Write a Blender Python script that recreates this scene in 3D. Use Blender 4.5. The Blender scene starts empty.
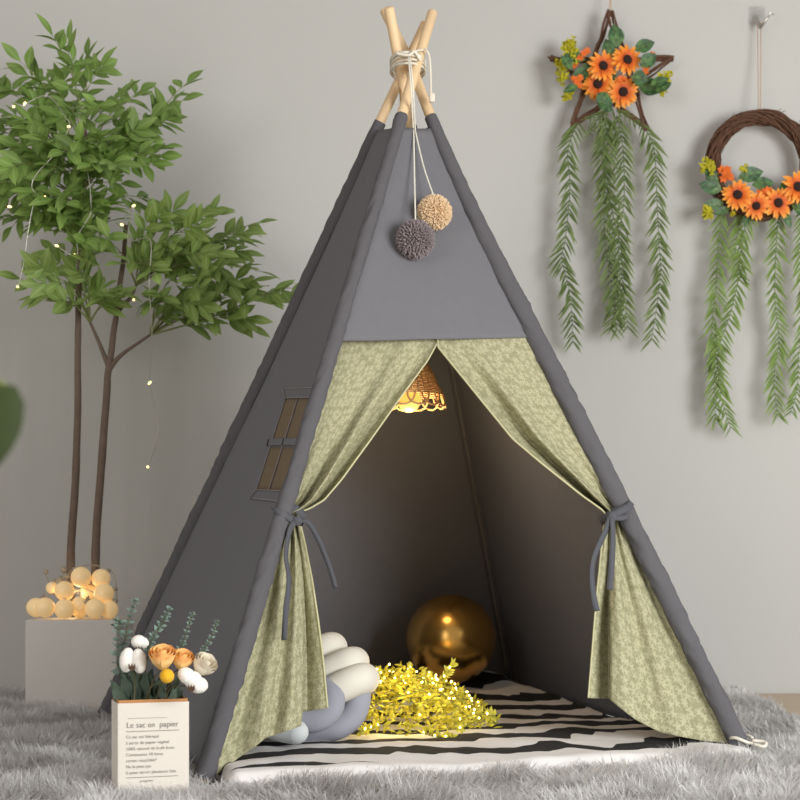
import bpy, bmesh, math, random
import numpy as np
from mathutils import Vector, Matrix, noise

random.seed(7)
V = Vector
PI = math.pi
SC = bpy.context.scene
COL = SC.collection

# ------------------------------------------------------------------ camera
CAMZ, FPX, HOR = 0.406, 1500.0, 560.0
cd = bpy.data.cameras.new('camera')
cam = bpy.data.objects.new('camera', cd)
COL.objects.link(cam)
cam.location = (0, 0, CAMZ)
cam.rotation_euler = (PI / 2, 0, 0)
cd.sensor_width = 36
cd.lens = FPX / 800 * 36
cd.shift_y = (HOR - 400) / 800
cd.clip_start = 0.02
cd.dof.use_dof = True
cd.dof.focus_distance = 3.15
cd.dof.aperture_fstop = 7.5
SC.camera = cam

# ------------------------------------------------------------------ world, lights, exposure
w = bpy.data.worlds.new('world')
SC.world = w
w.use_nodes = True
bg = w.node_tree.nodes['Background']
bg.inputs[0].default_value = (1.0, 0.945, 0.885, 1)
bg.inputs[1].default_value = 0.45


def area(name, loc, target, sx, sy, power, color):
    l = bpy.data.lights.new(name, 'AREA')
    l.shape = 'RECTANGLE'
    l.size, l.size_y = sx, sy
    l.energy = power
    l.color = color
    o = bpy.data.objects.new(name, l)
    COL.objects.link(o)
    o.location = loc
    o.rotation_euler = (V(target) - V(loc)).to_track_quat('-Z', 'Y').to_euler()
    return o


area('window_daylight', (2.7, 0.3, 1.0), (0.2, 4.2, 0.5), 1.7, 1.7, 178, (0.97, 0.99, 1.0))
area('left_fill_light', (-2.6, -1.8, 1.5), (-0.2, 3.6, 0.4), 2.2, 1.8, 85, (1.0, 0.965, 0.945))  # added soft fill, no window there; lifts the shaded left side panel
SC.view_settings.view_transform = 'Standard'
SC.view_settings.look = 'None'
SC.view_settings.gamma = 1.0
SC.view_settings.exposure = 0.0


# ------------------------------------------------------------------ helpers: points
def at(px, py, Y):
    return V(((px - 400) / FPX * Y, Y, CAMZ - (py - HOR) / FPX * Y))


def on_floor(px, py, z=0.0):
    Y = FPX * (CAMZ - z) / (py - HOR)
    return V(((px - 400) / FPX * Y, Y, z))


def on_plane(px, py, P, n):
    c = V((0, 0, CAMZ))
    d = at(px, py, 1.0) - c
    t = (P - c).dot(n) / d.dot(n)
    return c + d * t


def poly(pts, x):
    """piecewise linear y(x) from [(x, y), ...]"""
    return float(np.interp(x, [p[0] for p in pts], [p[1] for p in pts]))


def smooth_path(pts, n):
    """Catmull-Rom through the points"""
    P = [V(p) for p in pts]
    if len(P) == 2:
        return [P[0].lerp(P[1], i / (n - 1)) for i in range(n)]
    out = []
    m = len(P) - 1
    for i in range(n):
        t = i / (n - 1) * m
        k = min(int(t), m - 1)
        f = t - k
        p0, p1, p2, p3 = P[max(k - 1, 0)], P[k], P[k + 1], P[min(k + 2, m)]
        out.append(0.5 * ((2 * p1) + (p2 - p0) * f + (2 * p0 - 5 * p1 + 4 * p2 - p3) * f * f
                          + (3 * p1 - p0 - 3 * p2 + p3) * f ** 3))
    return out


# ------------------------------------------------------------------ helpers: meshes
class MB:
    def __init__(self):
        self.v, self.f, self.m, self.uv = [], [], [], []

    def add(self, vs, fs, mi=0, uv=None):
        o = len(self.v)
        self.v += [tuple(p) for p in vs]
        self.f += [tuple(i + o for i in f) for f in fs]
        self.m += [mi] * len(fs)
        self.uv += uv if uv else [(0, 0)] * len(vs)

    def grid(self, rows, mi=0, uvf=None, flip=False):
        nr, nc = len(rows), len(rows[0])
        vs = [p for r in rows for p in r]
        fs = []
        for i in range(nr - 1):
            for j in range(nc - 1):
                q = (i * nc + j, i * nc + j + 1, (i + 1) * nc + j + 1, (i + 1) * nc + j)
                fs.append(q[::-1] if flip else q)
        uv = [(uvf(j / (nc - 1), i / (nr - 1)) if uvf else (j / (nc - 1), i / (nr - 1)))
              for i in range(nr) for j in range(nc)]
        self.add(vs, fs, mi, uv)

    def tube(self, path, r, seg=8, mi=0, cap=True, round_end=False):
        P = [V(p) for p in path]
        n = len(P)
        R = list(r) if hasattr(r, '__len__') else [r] * n
        if round_end:
            def ext(p, d, rad):
                return [(p + d * rad * math.sin(a), rad * math.cos(a)) for a in (0.5, 0.95, 1.25, 1.5)]
            d1 = (P[-1] - P[-2]).normalized()
            d0 = (P[0] - P[1]).normalized()
            e1, e0 = ext(P[-1], d1, R[-1]), ext(P[0], d0, R[0])
            P = [e[0] for e in reversed(e0)] + P + [e[0] for e in e1]
            R = [e[1] for e in reversed(e0)] + R + [e[1] for e in e1]
            n = len(P)
        T = [(P[min(i + 1, n - 1)] - P[max(i - 1, 0)]).normalized() for i in range(n)]
        u = T[0].orthogonal().normalized()
        vs, uv = [], []
        L = 0
        for i in range(n):
            u = (u - T[i] * u.dot(T[i]))
            u = u.normalized() if u.length > 1e-6 else T[i].orthogonal().normalized()
            b = T[i].cross(u)
            if i:
                L += (P[i] - P[i - 1]).length
            for k in range(seg):
                a = 2 * PI * k / seg
                vs.append(P[i] + (u * math.cos(a) + b * math.sin(a)) * R[i])
                uv.append((k / seg, L))
        fs = []
        for i in range(n - 1):
            for k in range(seg):
                k2 = (k + 1) % seg
                fs.append((i * seg + k, i * seg + k2, (i + 1) * seg + k2, (i + 1) * seg + k))
        if cap:
            fs.append(tuple(range(seg))[::-1])
            fs.append(tuple((n - 1) * seg + k for k in range(seg)))
        self.add(vs, fs, mi, uv)

    def ribbon(self, path, width, normal, thick=0.0012, mi=0):
        P = [V(p) for p in path]
        n = len(P)
        rows = [[], [], [], []]
        vs = []
        for i in range(n):
            T = (P[min(i + 1, n - 1)] - P[max(i - 1, 0)]).normalized()
            nn = V(normal(i / (n - 1))) if callable(normal) else V(normal)
            s = T.cross(nn)
            s = s.normalized() if s.length > 1e-4 else T.orthogonal().normalized()
            nn = s.cross(T).normalized()
            wd = width / 2
            for a, b in ((-1, -1), (1, -1), (1, 1), (-1, 1)):
                vs.append(P[i] + s * wd * a + nn * thick * b)
        fs = []
        for i in range(n - 1):
            for k in range(4):
                k2 = (k + 1) % 4
                fs.append((i * 4 + k, i * 4 + k2, (i + 1) * 4 + k2, (i + 1) * 4 + k))
        fs.append((0, 1, 2, 3))
        fs.append(tuple((n - 1) * 4 + k for k in (3, 2, 1, 0)))
        self.add(vs, fs, mi)

    def box(self, c, s, rot=None, mi=0):
        c, s = V(c), V(s) / 2
        vs = []
        for x in (-1, 1):
            for y in (-1, 1):
                for z in (-1, 1):
                    p = V((x * s.x, y * s.y, z * s.z))
                    vs.append(c + (rot @ p if rot else p))
        self.add(vs, [(0, 1, 3, 2), (4, 6, 7, 5), (0, 4, 5, 1), (2, 3, 7, 6), (0, 2, 6, 4), (1, 5, 7, 3)], mi)

    def sphere(self, c, r, nu=16, nv=10, mi=0, fn=None, rot=None):
        c = V(c)
        R3 = V(r) if hasattr(r, '__len__') else V((r, r, r))
        vs, fs, uv = [], [], []
        for i in range(nv + 1):
            th = PI * i / nv
            for j in range(nu):
                ph = 2 * PI * j / nu
                d = V((math.sin(th) * math.cos(ph), math.sin(th) * math.sin(ph), math.cos(th)))
                k = fn(d) if fn else 1
                p = V((d.x * R3.x, d.y * R3.y, d.z * R3.z)) * k
                vs.append(c + (rot @ p if rot else p))
                uv.append((j / nu, i / nv))
        for i in range(nv):
            for j in range(nu):
                j2 = (j + 1) % nu
                a, b, c2, d2 = i * nu + j, (i + 1) * nu + j, (i + 1) * nu + j2, i * nu + j2
                if i == 0:
                    fs.append((a, b, c2))
                elif i == nv - 1:
                    fs.append((a, b, d2))
                else:
                    fs.append((a, b, c2, d2))
        self.add(vs, fs, mi, uv)

    def leaf(self, base, d, nrm, L, W, curl=0.15, fold=0.12, mi=0, prof=None, n=6):
        """a pointed leaf blade with a folded midrib; uv.x runs from stalk to tip, uv.y across"""
        d = V(d).normalized()
        nrm = V(nrm)
        s = d.cross(nrm)
        s = s.normalized() if s.length > 1e-4 else d.orthogonal().normalized()
        nn = s.cross(d).normalized()
        prof = prof or (0.05, 0.62, 0.98, 0.93, 0.68, 0.34, 0.0)
        n = len(prof) - 1
        vs, uv = [], []
        base = V(base)
        for i in range(n + 1):
            t = i / n
            c = base + d * (L * t) - nn * (curl * L * t * t)
            wd = prof[i] * W / 2
            vs += [c + s * wd + nn * fold * wd, c, c - s * wd + nn * fold * wd]
            uv += [(t, 0), (t, 0.5), (t, 1)]
        fs = []
        for i in range(n):
            a = i * 3
            fs += [(a, a + 1, a + 4, a + 3), (a + 1, a + 2, a + 5, a + 4)]
        self.add(vs, fs, mi, uv)

    def build(self, name, mats, parent=None, smooth=True):
        me = bpy.data.meshes.new(name)
        me.from_pydata(self.v, [], self.f)
        if not isinstance(mats, (list, tuple)):
            mats = [mats]
        for m in mats:
            me.materials.append(m)
        me.polygons.foreach_set('material_index', self.m)
        ul = me.uv_layers.new(name='uv')
        li = np.zeros(len(me.loops), dtype=np.int32)
        me.loops.foreach_get('vertex_index', li)
        ul.data.foreach_set('uv', np.array(self.uv, dtype=np.float32)[li].ravel())
        if smooth:
            me.polygons.foreach_set('use_smooth', [True] * len(me.polygons))
        me.update()
        return link(name, me, parent)


def link(name, data, parent=None):
    o = bpy.data.objects.new(name, data)
    COL.objects.link(o)
    if parent:
        o.parent = parent
        bpy.context.view_layer.update()
        o.matrix_parent_inverse = parent.matrix_world.inverted()
    return o


def thing(name, label, cat, loc=(0, 0, 0), group=None):
    o = bpy.data.objects.new(name, None)
    o.empty_display_size = 0.05
    COL.objects.link(o)
    o.location = loc
    bpy.context.view_layer.update()
    return tag(o, label, cat, group)


def tag(o, label, cat, group=None):
    o['label'] = label
    o['category'] = cat
    if group:
        o['group'] = group
    return o


def bevel(o, wd, seg=2):
    m = o.modifiers.new('bevel', 'BEVEL')
    m.width, m.segments, m.limit_method = wd, seg, 'ANGLE'
    m.angle_limit = math.radians(40)
    return o


def solid(o, t, offset=0.0):
    m = o.modifiers.new('thickness', 'SOLIDIFY')
    m.thickness, m.offset = t, offset
    return o


# ------------------------------------------------------------------ helpers: materials
def lin(c):
    return tuple(((x / 255) / 12.92 if x / 255 <= 0.04045 else ((x / 255 + 0.055) / 1.055) ** 2.4) for x in c) + (1,)


def mat(name, rgb, rough=0.7, metal=0.0, var=0.0, vscale=20, bump=0.0, bscale=200, emit=None, estr=0.0,
        trans=0.0, spec=0.5, coord='Object', sss=0.0):
    m = bpy.data.materials.new(name)
    m.use_nodes = True
    nt = m.node_tree
    b = nt.nodes['Principled BSDF']
    b.inputs['Base Color'].default_value = lin(rgb)
    b.inputs['Roughness'].default_value = rough
    b.inputs['Metallic'].default_value = metal
    b.inputs['Specular IOR Level'].default_value = spec
    if sss:
        b.inputs['Subsurface Weight'].default_value = sss
        b.inputs['Subsurface Scale'].default_value = 0.01
    tc = nt.nodes.new('ShaderNodeTexCoord')
    if var:
        n = nt.nodes.new('ShaderNodeTexNoise')
        n.inputs['Scale'].default_value = vscale
        n.inputs['Detail'].default_value = 4
        nt.links.new(tc.outputs[coord], n.inputs['Vector'])
        mx = nt.nodes.new('ShaderNodeMix')
        mx.data_type = 'RGBA'
        nt.links.new(n.outputs['Fac'], mx.inputs[0])
        c = lin(rgb)
        mx.inputs[6].default_value = tuple(x * (1 - var) for x in c[:3]) + (1,)
        mx.inputs[7].default_value = tuple(min(1, x * (1 + var)) for x in c[:3]) + (1,)
        nt.links.new(mx.outputs[2], b.inputs['Base Color'])
    if bump:
        n2 = nt.nodes.new('ShaderNodeTexNoise')
        n2.inputs['Scale'].default_value = bscale
        n2.inputs['Detail'].default_value = 3
        nt.links.new(tc.outputs[coord], n2.inputs['Vector'])
        bp = nt.nodes.new('ShaderNodeBump')
        bp.inputs['Strength'].default_value = bump
        bp.inputs['Distance'].default_value = 0.002
        nt.links.new(n2.outputs['Fac'], bp.inputs['Height'])
        nt.links.new(bp.outputs['Normal'], b.inputs['Normal'])
    if emit:
        b.inputs['Emission Color'].default_value = lin(emit)
        b.inputs['Emission Strength'].default_value = estr
    if trans:
        add_translucent(m, rgb, trans)
    return m


def add_translucent(m, rgb, k):
    nt = m.node_tree
    b = nt.nodes['Principled BSDF']
    out = nt.nodes['Material Output']
    tr = nt.nodes.new('ShaderNodeBsdfTranslucent')
    tr.inputs['Color'].default_value = lin(rgb)
    if b.inputs['Base Color'].links:
        nt.links.new(b.inputs['Base Color'].links[0].from_socket, tr.inputs['Color'])
    mx = nt.nodes.new('ShaderNodeMixShader')
    mx.inputs[0].default_value = k
    nt.links.new(b.outputs[0], mx.inputs[1])
    nt.links.new(tr.outputs[0], mx.inputs[2])
    nt.links.new(mx.outputs[0], out.inputs[0])


def ramp_mat(name, stops, rough=0.6, axis=0, trans=0.0, var=0.25, vscale=30, rib=None):
    """colour along uv.x (stalk to tip), with a little natural variation and an optional pale midrib"""
    m = bpy.data.materials.new(name)
    m.use_nodes = True
    nt = m.node_tree
    N, Lk = nt.nodes, nt.links
    b = N['Principled BSDF']
    b.inputs['Roughness'].default_value = rough
    uv = N.new('ShaderNodeUVMap')
    sp = N.new('ShaderNodeSeparateXYZ')
    Lk.new(uv.outputs[0], sp.inputs[0])
    r = N.new('ShaderNodeValToRGB')
    els = r.color_ramp.elements
    while len(els) < len(stops):
        els.new(0.5)
    for e, (p, c) in zip(els, stops):
        e.position = p
        e.color = lin(c)
    Lk.new(sp.outputs[axis], r.inputs[0])
    col = r.outputs[0]
    if rib:
        s = N.new('ShaderNodeMath'); s.operation = 'SUBTRACT'; s.inputs[1].default_value = 0.5
        Lk.new(sp.outputs[1], s.inputs[0])
        a = N.new('ShaderNodeMath'); a.operation = 'ABSOLUTE'
        Lk.new(s.outputs[0], a.inputs[0])
        mr = N.new('ShaderNodeMapRange')
        mr.inputs[1].default_value = 0.04; mr.inputs[2].default_value = 0.16
        mr.inputs[3].default_value = 0.6; mr.inputs[4].default_value = 0.0
        Lk.new(a.outputs[0], mr.inputs[0])
        mx = N.new('ShaderNodeMix'); mx.data_type = 'RGBA'
        Lk.new(mr.outputs[0], mx.inputs[0]); Lk.new(col, mx.inputs[6])
        mx.inputs[7].default_value = lin(rib)
        col = mx.outputs[2]
    tc = N.new('ShaderNodeTexCoord')
    n = N.new('ShaderNodeTexNoise'); n.inputs['Scale'].default_value = vscale
    Lk.new(tc.outputs['Object'], n.inputs['Vector'])
    hs = N.new('ShaderNodeHueSaturation')
    mr2 = N.new('ShaderNodeMapRange')
    mr2.inputs[1].default_value = 0.3; mr2.inputs[2].default_value = 0.7
    mr2.inputs[3].default_value = 1 - var; mr2.inputs[4].default_value = 1 + var
    Lk.new(n.outputs['Fac'], mr2.inputs[0]); Lk.new(mr2.outputs[0], hs.inputs['Value'])
    Lk.new(col, hs.inputs['Color'])
    Lk.new(hs.outputs[0], b.inputs['Base Color'])
    if trans:
        add_translucent(m, (128, 128, 128), trans)
    return m


def math_node(nt, op, a, b=None, c=None):
    n = nt.nodes.new('ShaderNodeMath')
    n.operation = op
    for i, x in enumerate((a, b, c)):
        if x is None:
            continue
        if isinstance(x, (int, float)):
            n.inputs[i].default_value = x
        else:
            nt.links.new(x, n.inputs[i])
    return n.outputs[0]


def floral_mat():
    m = bpy.data.materials.new('sage_floral_cotton')
    m.use_nodes = True
    nt = m.node_tree
    N, Lk = nt.nodes, nt.links
    b = N['Principled BSDF']
    b.inputs['Roughness'].default_value = 0.85
    uv = N.new('ShaderNodeUVMap')

    def flowers(scale, petals, R, seed):
        mp = N.new('ShaderNodeMapping')
        mp.inputs['Location'].default_value = (seed, seed * 1.7, 0)
        mp.inputs['Scale'].default_value = (scale, scale, 1)
        Lk.new(uv.outputs[0], mp.inputs[0])
        vo = N.new('ShaderNodeTexVoronoi')
        vo.voronoi_dimensions = '2D'
        vo.inputs['Scale'].default_value = 1
        vo.inputs['Randomness'].default_value = 0.8
        Lk.new(mp.outputs[0], vo.inputs['Vector'])
        d = N.new('ShaderNodeVectorMath'); d.operation = 'SUBTRACT'
        Lk.new(mp.outputs[0], d.inputs[0]); Lk.new(vo.outputs['Position'], d.inputs[1])
        s = N.new('ShaderNodeSeparateXYZ'); Lk.new(d.outputs[0], s.inputs[0])
        sc = N.new('ShaderNodeSeparateColor'); Lk.new(vo.outputs['Color'], sc.inputs[0])
        ang = math_node(nt, 'ARCTAN2', s.outputs[1], s.outputs[0])
        ang = math_node(nt, 'ADD', math_node(nt, 'MULTIPLY', ang, petals), math_node(nt, 'MULTIPLY', sc.outputs[0], 6.28))
        lobe = math_node(nt, 'MULTIPLY_ADD', math_node(nt, 'COSINE', ang), 0.34, 0.66)
        lobe = math_node(nt, 'MULTIPLY', lobe, R)
        dist = math_node(nt, 'SUBTRACT', lobe, vo.outputs['Distance'])
        return math_node(nt, 'MULTIPLY', math_node(nt, 'GREATER_THAN', dist, 0.0), 1.0), sc.outputs[1]

    f1, k1 = flowers(46, 5, 0.54, 3.1)
    f2, k2 = flowers(80, 4, 0.48, 9.4)
    f3, k3 = flowers(50, 2, 0.62, 5.7)
    ns = N.new('ShaderNodeTexNoise'); ns.inputs['Scale'].default_value = 14
    Lk.new(uv.outputs[0], ns.inputs['Vector'])

    def layer(prev, fac, rgb, k):
        mx = N.new('ShaderNodeMix'); mx.data_type = 'RGBA'
        Lk.new(math_node(nt, 'MULTIPLY', fac, k), mx.inputs[0])
        if isinstance(prev, tuple):
            mx.inputs[6].default_value = prev
        else:
            Lk.new(prev, mx.inputs[6])
        mx.inputs[7].default_value = lin(rgb)
        return mx.outputs[2]

    c = layer(lin((150, 147, 112)), ns.outputs['Fac'], (164, 160, 126), 1.0)
    c = layer(c, f3, (140, 139, 106), 0.3)
    c = layer(c, f2, (184, 180, 146), 0.45)
    c = layer(c, f1, (204, 199, 164), 0.58)
    Lk.new(c, b.inputs['Base Color'])
    tr = N.new('ShaderNodeBsdfTranslucent')
    Lk.new(c, tr.inputs[0])
    mxs = N.new('ShaderNodeMixShader'); mxs.inputs[0].default_value = 0.18
    Lk.new(b.outputs[0], mxs.inputs[1]); Lk.new(tr.outputs[0], mxs.inputs[2])
    Lk.new(mxs.outputs[0], N['Material Output'].inputs[0])
    return m


def stripe_mat():
    """hand drawn black and white wavy stripes with a white hem; uv in metres (along the front, depth)"""
    m = bpy.data.materials.new('striped_cotton')
    m.use_nodes = True
    nt = m.node_tree
    N, Lk = nt.nodes, nt.links
    b = N['Principled BSDF']
    b.inputs['Roughness'].default_value = 0.9
    uv = N.new('ShaderNodeUVMap')
    s = N.new('ShaderNodeSeparateXYZ'); Lk.new(uv.outputs[0], s.inputs[0])

    def nz(scale, sx, sy, detail=1.0):
        mp = N.new('ShaderNodeMapping'); mp.inputs['Scale'].default_value = (sx, sy, 1)
        Lk.new(uv.outputs[0], mp.inputs[0])
        n = N.new('ShaderNodeTexNoise'); n.noise_dimensions = '2D'
        n.inputs['Scale'].default_value = scale; n.inputs['Detail'].default_value = detail
        Lk.new(mp.outputs[0], n.inputs['Vector'])
        return n.outputs['Fac']

    d1 = math_node(nt, 'MULTIPLY_ADD', nz(4.0, 1, 0.5), 1.5, -0.75)
    d2 = math_node(nt, 'MULTIPLY_ADD', nz(15, 1, 0.3), 0.42, -0.21)
    ph = math_node(nt, 'ADD', math_node(nt, 'ADD', math_node(nt, 'DIVIDE', s.outputs[1], 0.15), d1), d2)
    ph = math_node(nt, 'MULTIPLY_ADD', s.outputs[0], 0.6, ph)
    wv = math_node(nt, 'SINE', math_node(nt, 'MULTIPLY', ph, 2 * PI))
    blk = math_node(nt, 'GREATER_THAN', wv, 0.02)
    inside = math_node(nt, 'GREATER_THAN', s.outputs[1], 0.048)
    blk = math_node(nt, 'MULTIPLY', blk, inside)
    mx = N.new('ShaderNodeMix'); mx.data_type = 'RGBA'
    Lk.new(blk, mx.inputs[0])
    mx.inputs[6].default_value = lin((226, 222, 219)); mx.inputs[7].default_value = lin((24, 22, 23))
    Lk.new(mx.outputs[2], b.inputs['Base Color'])
    return m


M = {}
M['wall'] = mat('grey_plaster', (188, 187, 183), 0.95, var=0.035, vscale=1.6, bump=0.06, bscale=60, spec=0.2)
M['floor'] = mat('pale_wood_floor', (196, 178, 152), 0.6, var=0.08, vscale=5)
M['canvas'] = mat('charcoal_canvas', (110, 109, 113), 0.95, var=0.05, vscale=45, bump=0.2, bscale=900, spec=0.15)
M['sleeve'] = mat('charcoal_canvas_sleeve', (92, 90, 93), 0.95, var=0.06, vscale=45, bump=0.3, bscale=300, spec=0.15)
M['seam'] = mat('seam_tape', (112, 106, 100), 0.9)
M['floral'] = floral_mat()
M['hem'] = mat('sage_hem', (190, 186, 146), 0.85)
M['stripe'] = stripe_mat()
M['pine'] = mat('pale_pine', (222, 192, 150), 0.55, var=0.08, vscale=18)
M['rope'] = mat('white_cotton_rope', (225, 218, 203), 0.85, bump=0.6, bscale=900)
M['tie'] = mat('grey_cotton_tape', (78, 79, 84), 0.9)
M['net'] = mat('brown_window_netting', (118, 104, 86), 0.9, bump=0.4, bscale=1500, spec=0.1)
M['stitch'] = mat('pale_stitching', (148, 140, 138), 0.9)
M['gap_shade'] = mat('black_gap_shade', (20, 19, 20), 0.8)  # shade of the strap gaps, put in as colour


# ------------------------------------------------------------------ setting
WALLY, FLOORZ = 4.92, -0.03
mb = MB()
mb.box((0, WALLY + 0.05, 1.4), (9, 0.1, 2.9))
o = mb.build('wall_back', M['wall'], smooth=False); o['kind'] = 'structure'
mb = MB()
mb.box((0, 1.9, FLOORZ - 0.03), (9, 6.0, 0.06))
o = mb.build('floor', M['floor'], smooth=False); o['kind'] = 'structure'

# ------------------------------------------------------------------ tent geometry
BASE = {'FL': on_floor(206, 771), 'FR': on_floor(741, 745), 'BL': on_floor(106, 711), 'BR': on_floor(514, 692)}
# image positions of each pole's top and where it passes the lashing, with a distance for each
CROSS = {'FL': at(416.5, 66, 3.66), 'BR': at(399.5, 66, 3.70), 'FR': at(411.5, 66, 3.735), 'BL': at(406, 66, 3.775)}
TOPPY = {'FL': 13, 'BR': 9, 'FR': 11, 'BL': 24}


def pole_z(k, z):
    b, c = BASE[k], CROSS[k]
    f = z / c.z
    p = b + (c - b) * f
    if k == 'FR' and 0 < f < 1:
        # the right front pole is drawn in a little by the taut cloth
        p = p + (BASE['FL'] - BASE['FR']).normalized() * (0.024 * math.sin(PI * f ** 3))
    return p


def pole_py(k, py):
    """the height at which the pole's picture row is py"""
    lo, hi = 0.0, 2.2
    for _ in range(40):
        mid = (lo + hi) / 2
        p = pole_z(k, mid)
        y = HOR + FPX * (CAMZ - p.z) / p.y
        if y > py:
            lo = mid
        else:
            hi = mid
    return lo


SLTOP = {'FL': pole_py('FL', 116), 'FR': pole_py('FR', 117), 'BL': pole_py('BL', 122), 'BR': pole_py('BR', 127)}
CEN = sum((BASE[k] for k in BASE), V()) / 4
APEX = sum((CROSS[k] for k in CROSS), V()) / 4

tent = thing('teepee_tent', 'charcoal grey canvas play teepee with pale wooden poles and green floral door curtains',
             'tent', CEN)


def panel_surface(a, b, z0, z1, sag, z0b, z1b):
    nrm = (BASE[b] - BASE[a]).cross(APEX - BASE[a]).normalized()
    if nrm.dot(CEN - BASE[a]) < 0:
        nrm = -nrm

    def S(u, t):
        p = pole_z(a, z0 + (z1 - z0) * t).lerp(pole_z(b, z0b + (z1b - z0b) * t), u)
        k = math.sin(PI * u) * (0.35 + 0.65 * math.sin(PI * min(1, t * 0.9 + 0.05)))
        wr = noise.noise(V((p.x * 3, p.y * 3, p.z * 2))) * 0.006 + noise.noise(p * 9) * 0.0015
        return p + nrm * (sag * k + wr * math.sin(PI * u))
    return S


def panel(name, a, b, z0, z1, sag, nu=30, nv=60, z0b=None, z1b=None, m='canvas'):
    """cloth between poles a and b from height z0 to z1 (own heights at b allowed)"""
    S = panel_surface(a, b, z0, z1, sag, z0 if z0b is None else z0b, z1 if z1b is None else z1b)
    mb = MB()
    mb.grid([[S(j / nu, i / nv) for j in range(nu + 1)] for i in range(nv + 1)])
    return solid(mb.build(name, M[m], tent), 0.0016)


ZV_L = pole_py('FL', 341)
ZV_R = pole_py('FR', 337)
panel('front_panel', 'FL', 'FR', ZV_L, SLTOP['FL'] - 0.03, 0.006, nv=40, z0b=ZV_R, z1b=SLTOP['FR'] - 0.03)
panel('side_panel', 'FL', 'BL', 0.0, SLTOP['FL'] - 0.02, 0.018, z1b=SLTOP['BL'] - 0.02)
panel('side_panel', 'FR', 'BR', 0.0, SLTOP['FR'] - 0.02, 0.012, z1b=SLTOP['BR'] - 0.02)
panel('back_panel', 'BL', 'BR', 0.0, SLTOP['BL'] - 0.02, 0.012, z1b=SLTOP['BR'] - 0.02)

for k in ('FL', 'FR', 'BL', 'BR'):
    # the turned pole
    top = pole_z(k, pole_py(k, TOPPY[k]))
    d = (CROSS[k] - BASE[k]).normalized()
    zb = -0.021
    path = [pole_z(k, zb + (top.z - zb) * i / 12) for i in range(13)]
    mb = MB()
    rr = 0.0128
    mb.tube(path + [top + d * 0.003, top + d * 0.005], [rr] * 13 + [rr * 0.86, rr * 0.55], 16)
    mb.build('pole', M['pine'], tent)
    # its cloth sleeve: a flattened pocket along the panel, gathered a little along its length
    n = 170
    z1 = SLTOP[k]
    seg = 22
    mb = MB()
    rows = []
    e1 = {'FL': BASE['BL'] - BASE['FL'], 'FR': BASE['FL'] - BASE['FR'], 'BL': BASE['FL'] - BASE['BL'], 'BR': BASE['BL'] - BASE['BR']}[k]
    e1 = (e1 - d * e1.dot(d)).normalized()
    e2 = d.cross(e1)
    prof_w = {'FL': [(0, .019), (.2, .0175), (.4, .0155), (.7, .0152), (1, .0158)],
              'FR': [(0, .0205), (.4, .0245), (.65, .0250), (.85, .021), (1, .0165)],
              'BL': [(0, .0205), (.35, .026), (.6, .033), (.85, .027), (1, .0165)],
              'BR': [(0, .020), (.5, .020), (1, .0165)]}[k]
    prof_n = [(0, .0195), (.5, .0185), (1, .0155)]
    off = random.random() * 50
    for i in range(n + 1):
        t = i / n
        z = -0.019 + (z1 + 0.019) * t
        rw_, rn_ = poly(prof_w, t), poly(prof_n, t)
        if k == 'FL':
            rn_ = min(rn_, rw_ + .002)
        c = pole_z(k, z) + e1 * max(0, rw_ - .019)
        row = []
        for j in range(seg + 1):
            a = 2 * PI * j / seg
            dr = noise.noise(V((math.cos(a) * 1.2 + off, math.sin(a) * 1.2, z * 55 + 3.0 * math.sin(a)))) * 0.0060 * (1 - 0.5 * t) * (0.55 + 0.9 * abs(noise.noise(V((off, z * 7, 3.0)))))
            dr += noise.noise(V((math.cos(a) * 0.8, math.sin(a) * 0.8 + off, z * 9))) * 0.0022
            row.append(c + e1 * math.cos(a) * max(0.0137, rw_ + dr) + e2 * math.sin(a) * max(0.0137, rn_ + dr))
        rows.append(row)
    mb.grid(rows)
    mb.build('pole_sleeve', M['sleeve'], tent)

# a stitched seam where the back corner sleeve meets the panels, seen from inside
nin = (CEN - BASE['BR']); nin.z = 0; nin.normalize()
mb = MB()
mb.tube([pole_z('BR', 0.05 + 1.25 * i / 40) + nin * (0.0245 - 0.005 * i / 40) for i in range(41)], 0.0035, 6)
mb.build('seam_tape', M['seam'], tent)

# lashing rope around the crossing
mb = MB()
cx = at(408, 67, 3.715)
for q in range(5):
    path = []
    for i in range(33):
        a = 2 * PI * i / 32
        z = (q - 2) * 0.0062 + 0.0035 * math.sin(a + q * 1.3)
        path.append(cx + V((0.043 * math.cos(a), 0.078 * math.sin(a), z)))
    mb.tube(path, 0.0030, 6)
path = [cx + V((-0.03, -0.078, 0.008)), cx + V((0.0, -0.085, 0.0)), cx + V((0.015, -0.083, 0.010)), cx + V((0.03, -0.072, -0.008))]
mb.tube(smooth_path(path, 16), 0.004, 6)
mb.build('lashing_rope', M['rope'], tent)
mb = MB()
mb.tube(smooth_path([cx + V((0.01, -0.09, 0.008)), at(422, 50, 3.66), at(427, 51, 3.655), at(430, 62, 3.66), at(431, 95, 3.66)], 24), 0.0026, 6)
mb.build('cord_end', M['rope'], tent)
mb = MB()
mb.box(at(432, 98, 3.66), (0.014, 0.012, 0.022))
bevel(mb.build('cord_toggle', M['rope'], tent), 0.003)
# white elastic loop at the foot of the right front pole
mb = MB()
fb = BASE['FR']
mb.tube([fb + V((0.026 * math.cos(a), 0.026 * math.sin(a), 0.012 + 0.006 * math.sin(2 * a))) for a in np.linspace(0, 2 * PI, 24)], 0.004, 6)
mb.tube(smooth_path([fb + V((0.02, -0.02, 0.012)), fb + V((0.045, -0.03, 0.01)), fb + V((0.04, -0.045, 0.002)), fb + V((0.02, -0.035, 0.006))], 14), 0.004, 6)
mb.build('elastic_loop', M['rope'], tent)

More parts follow.
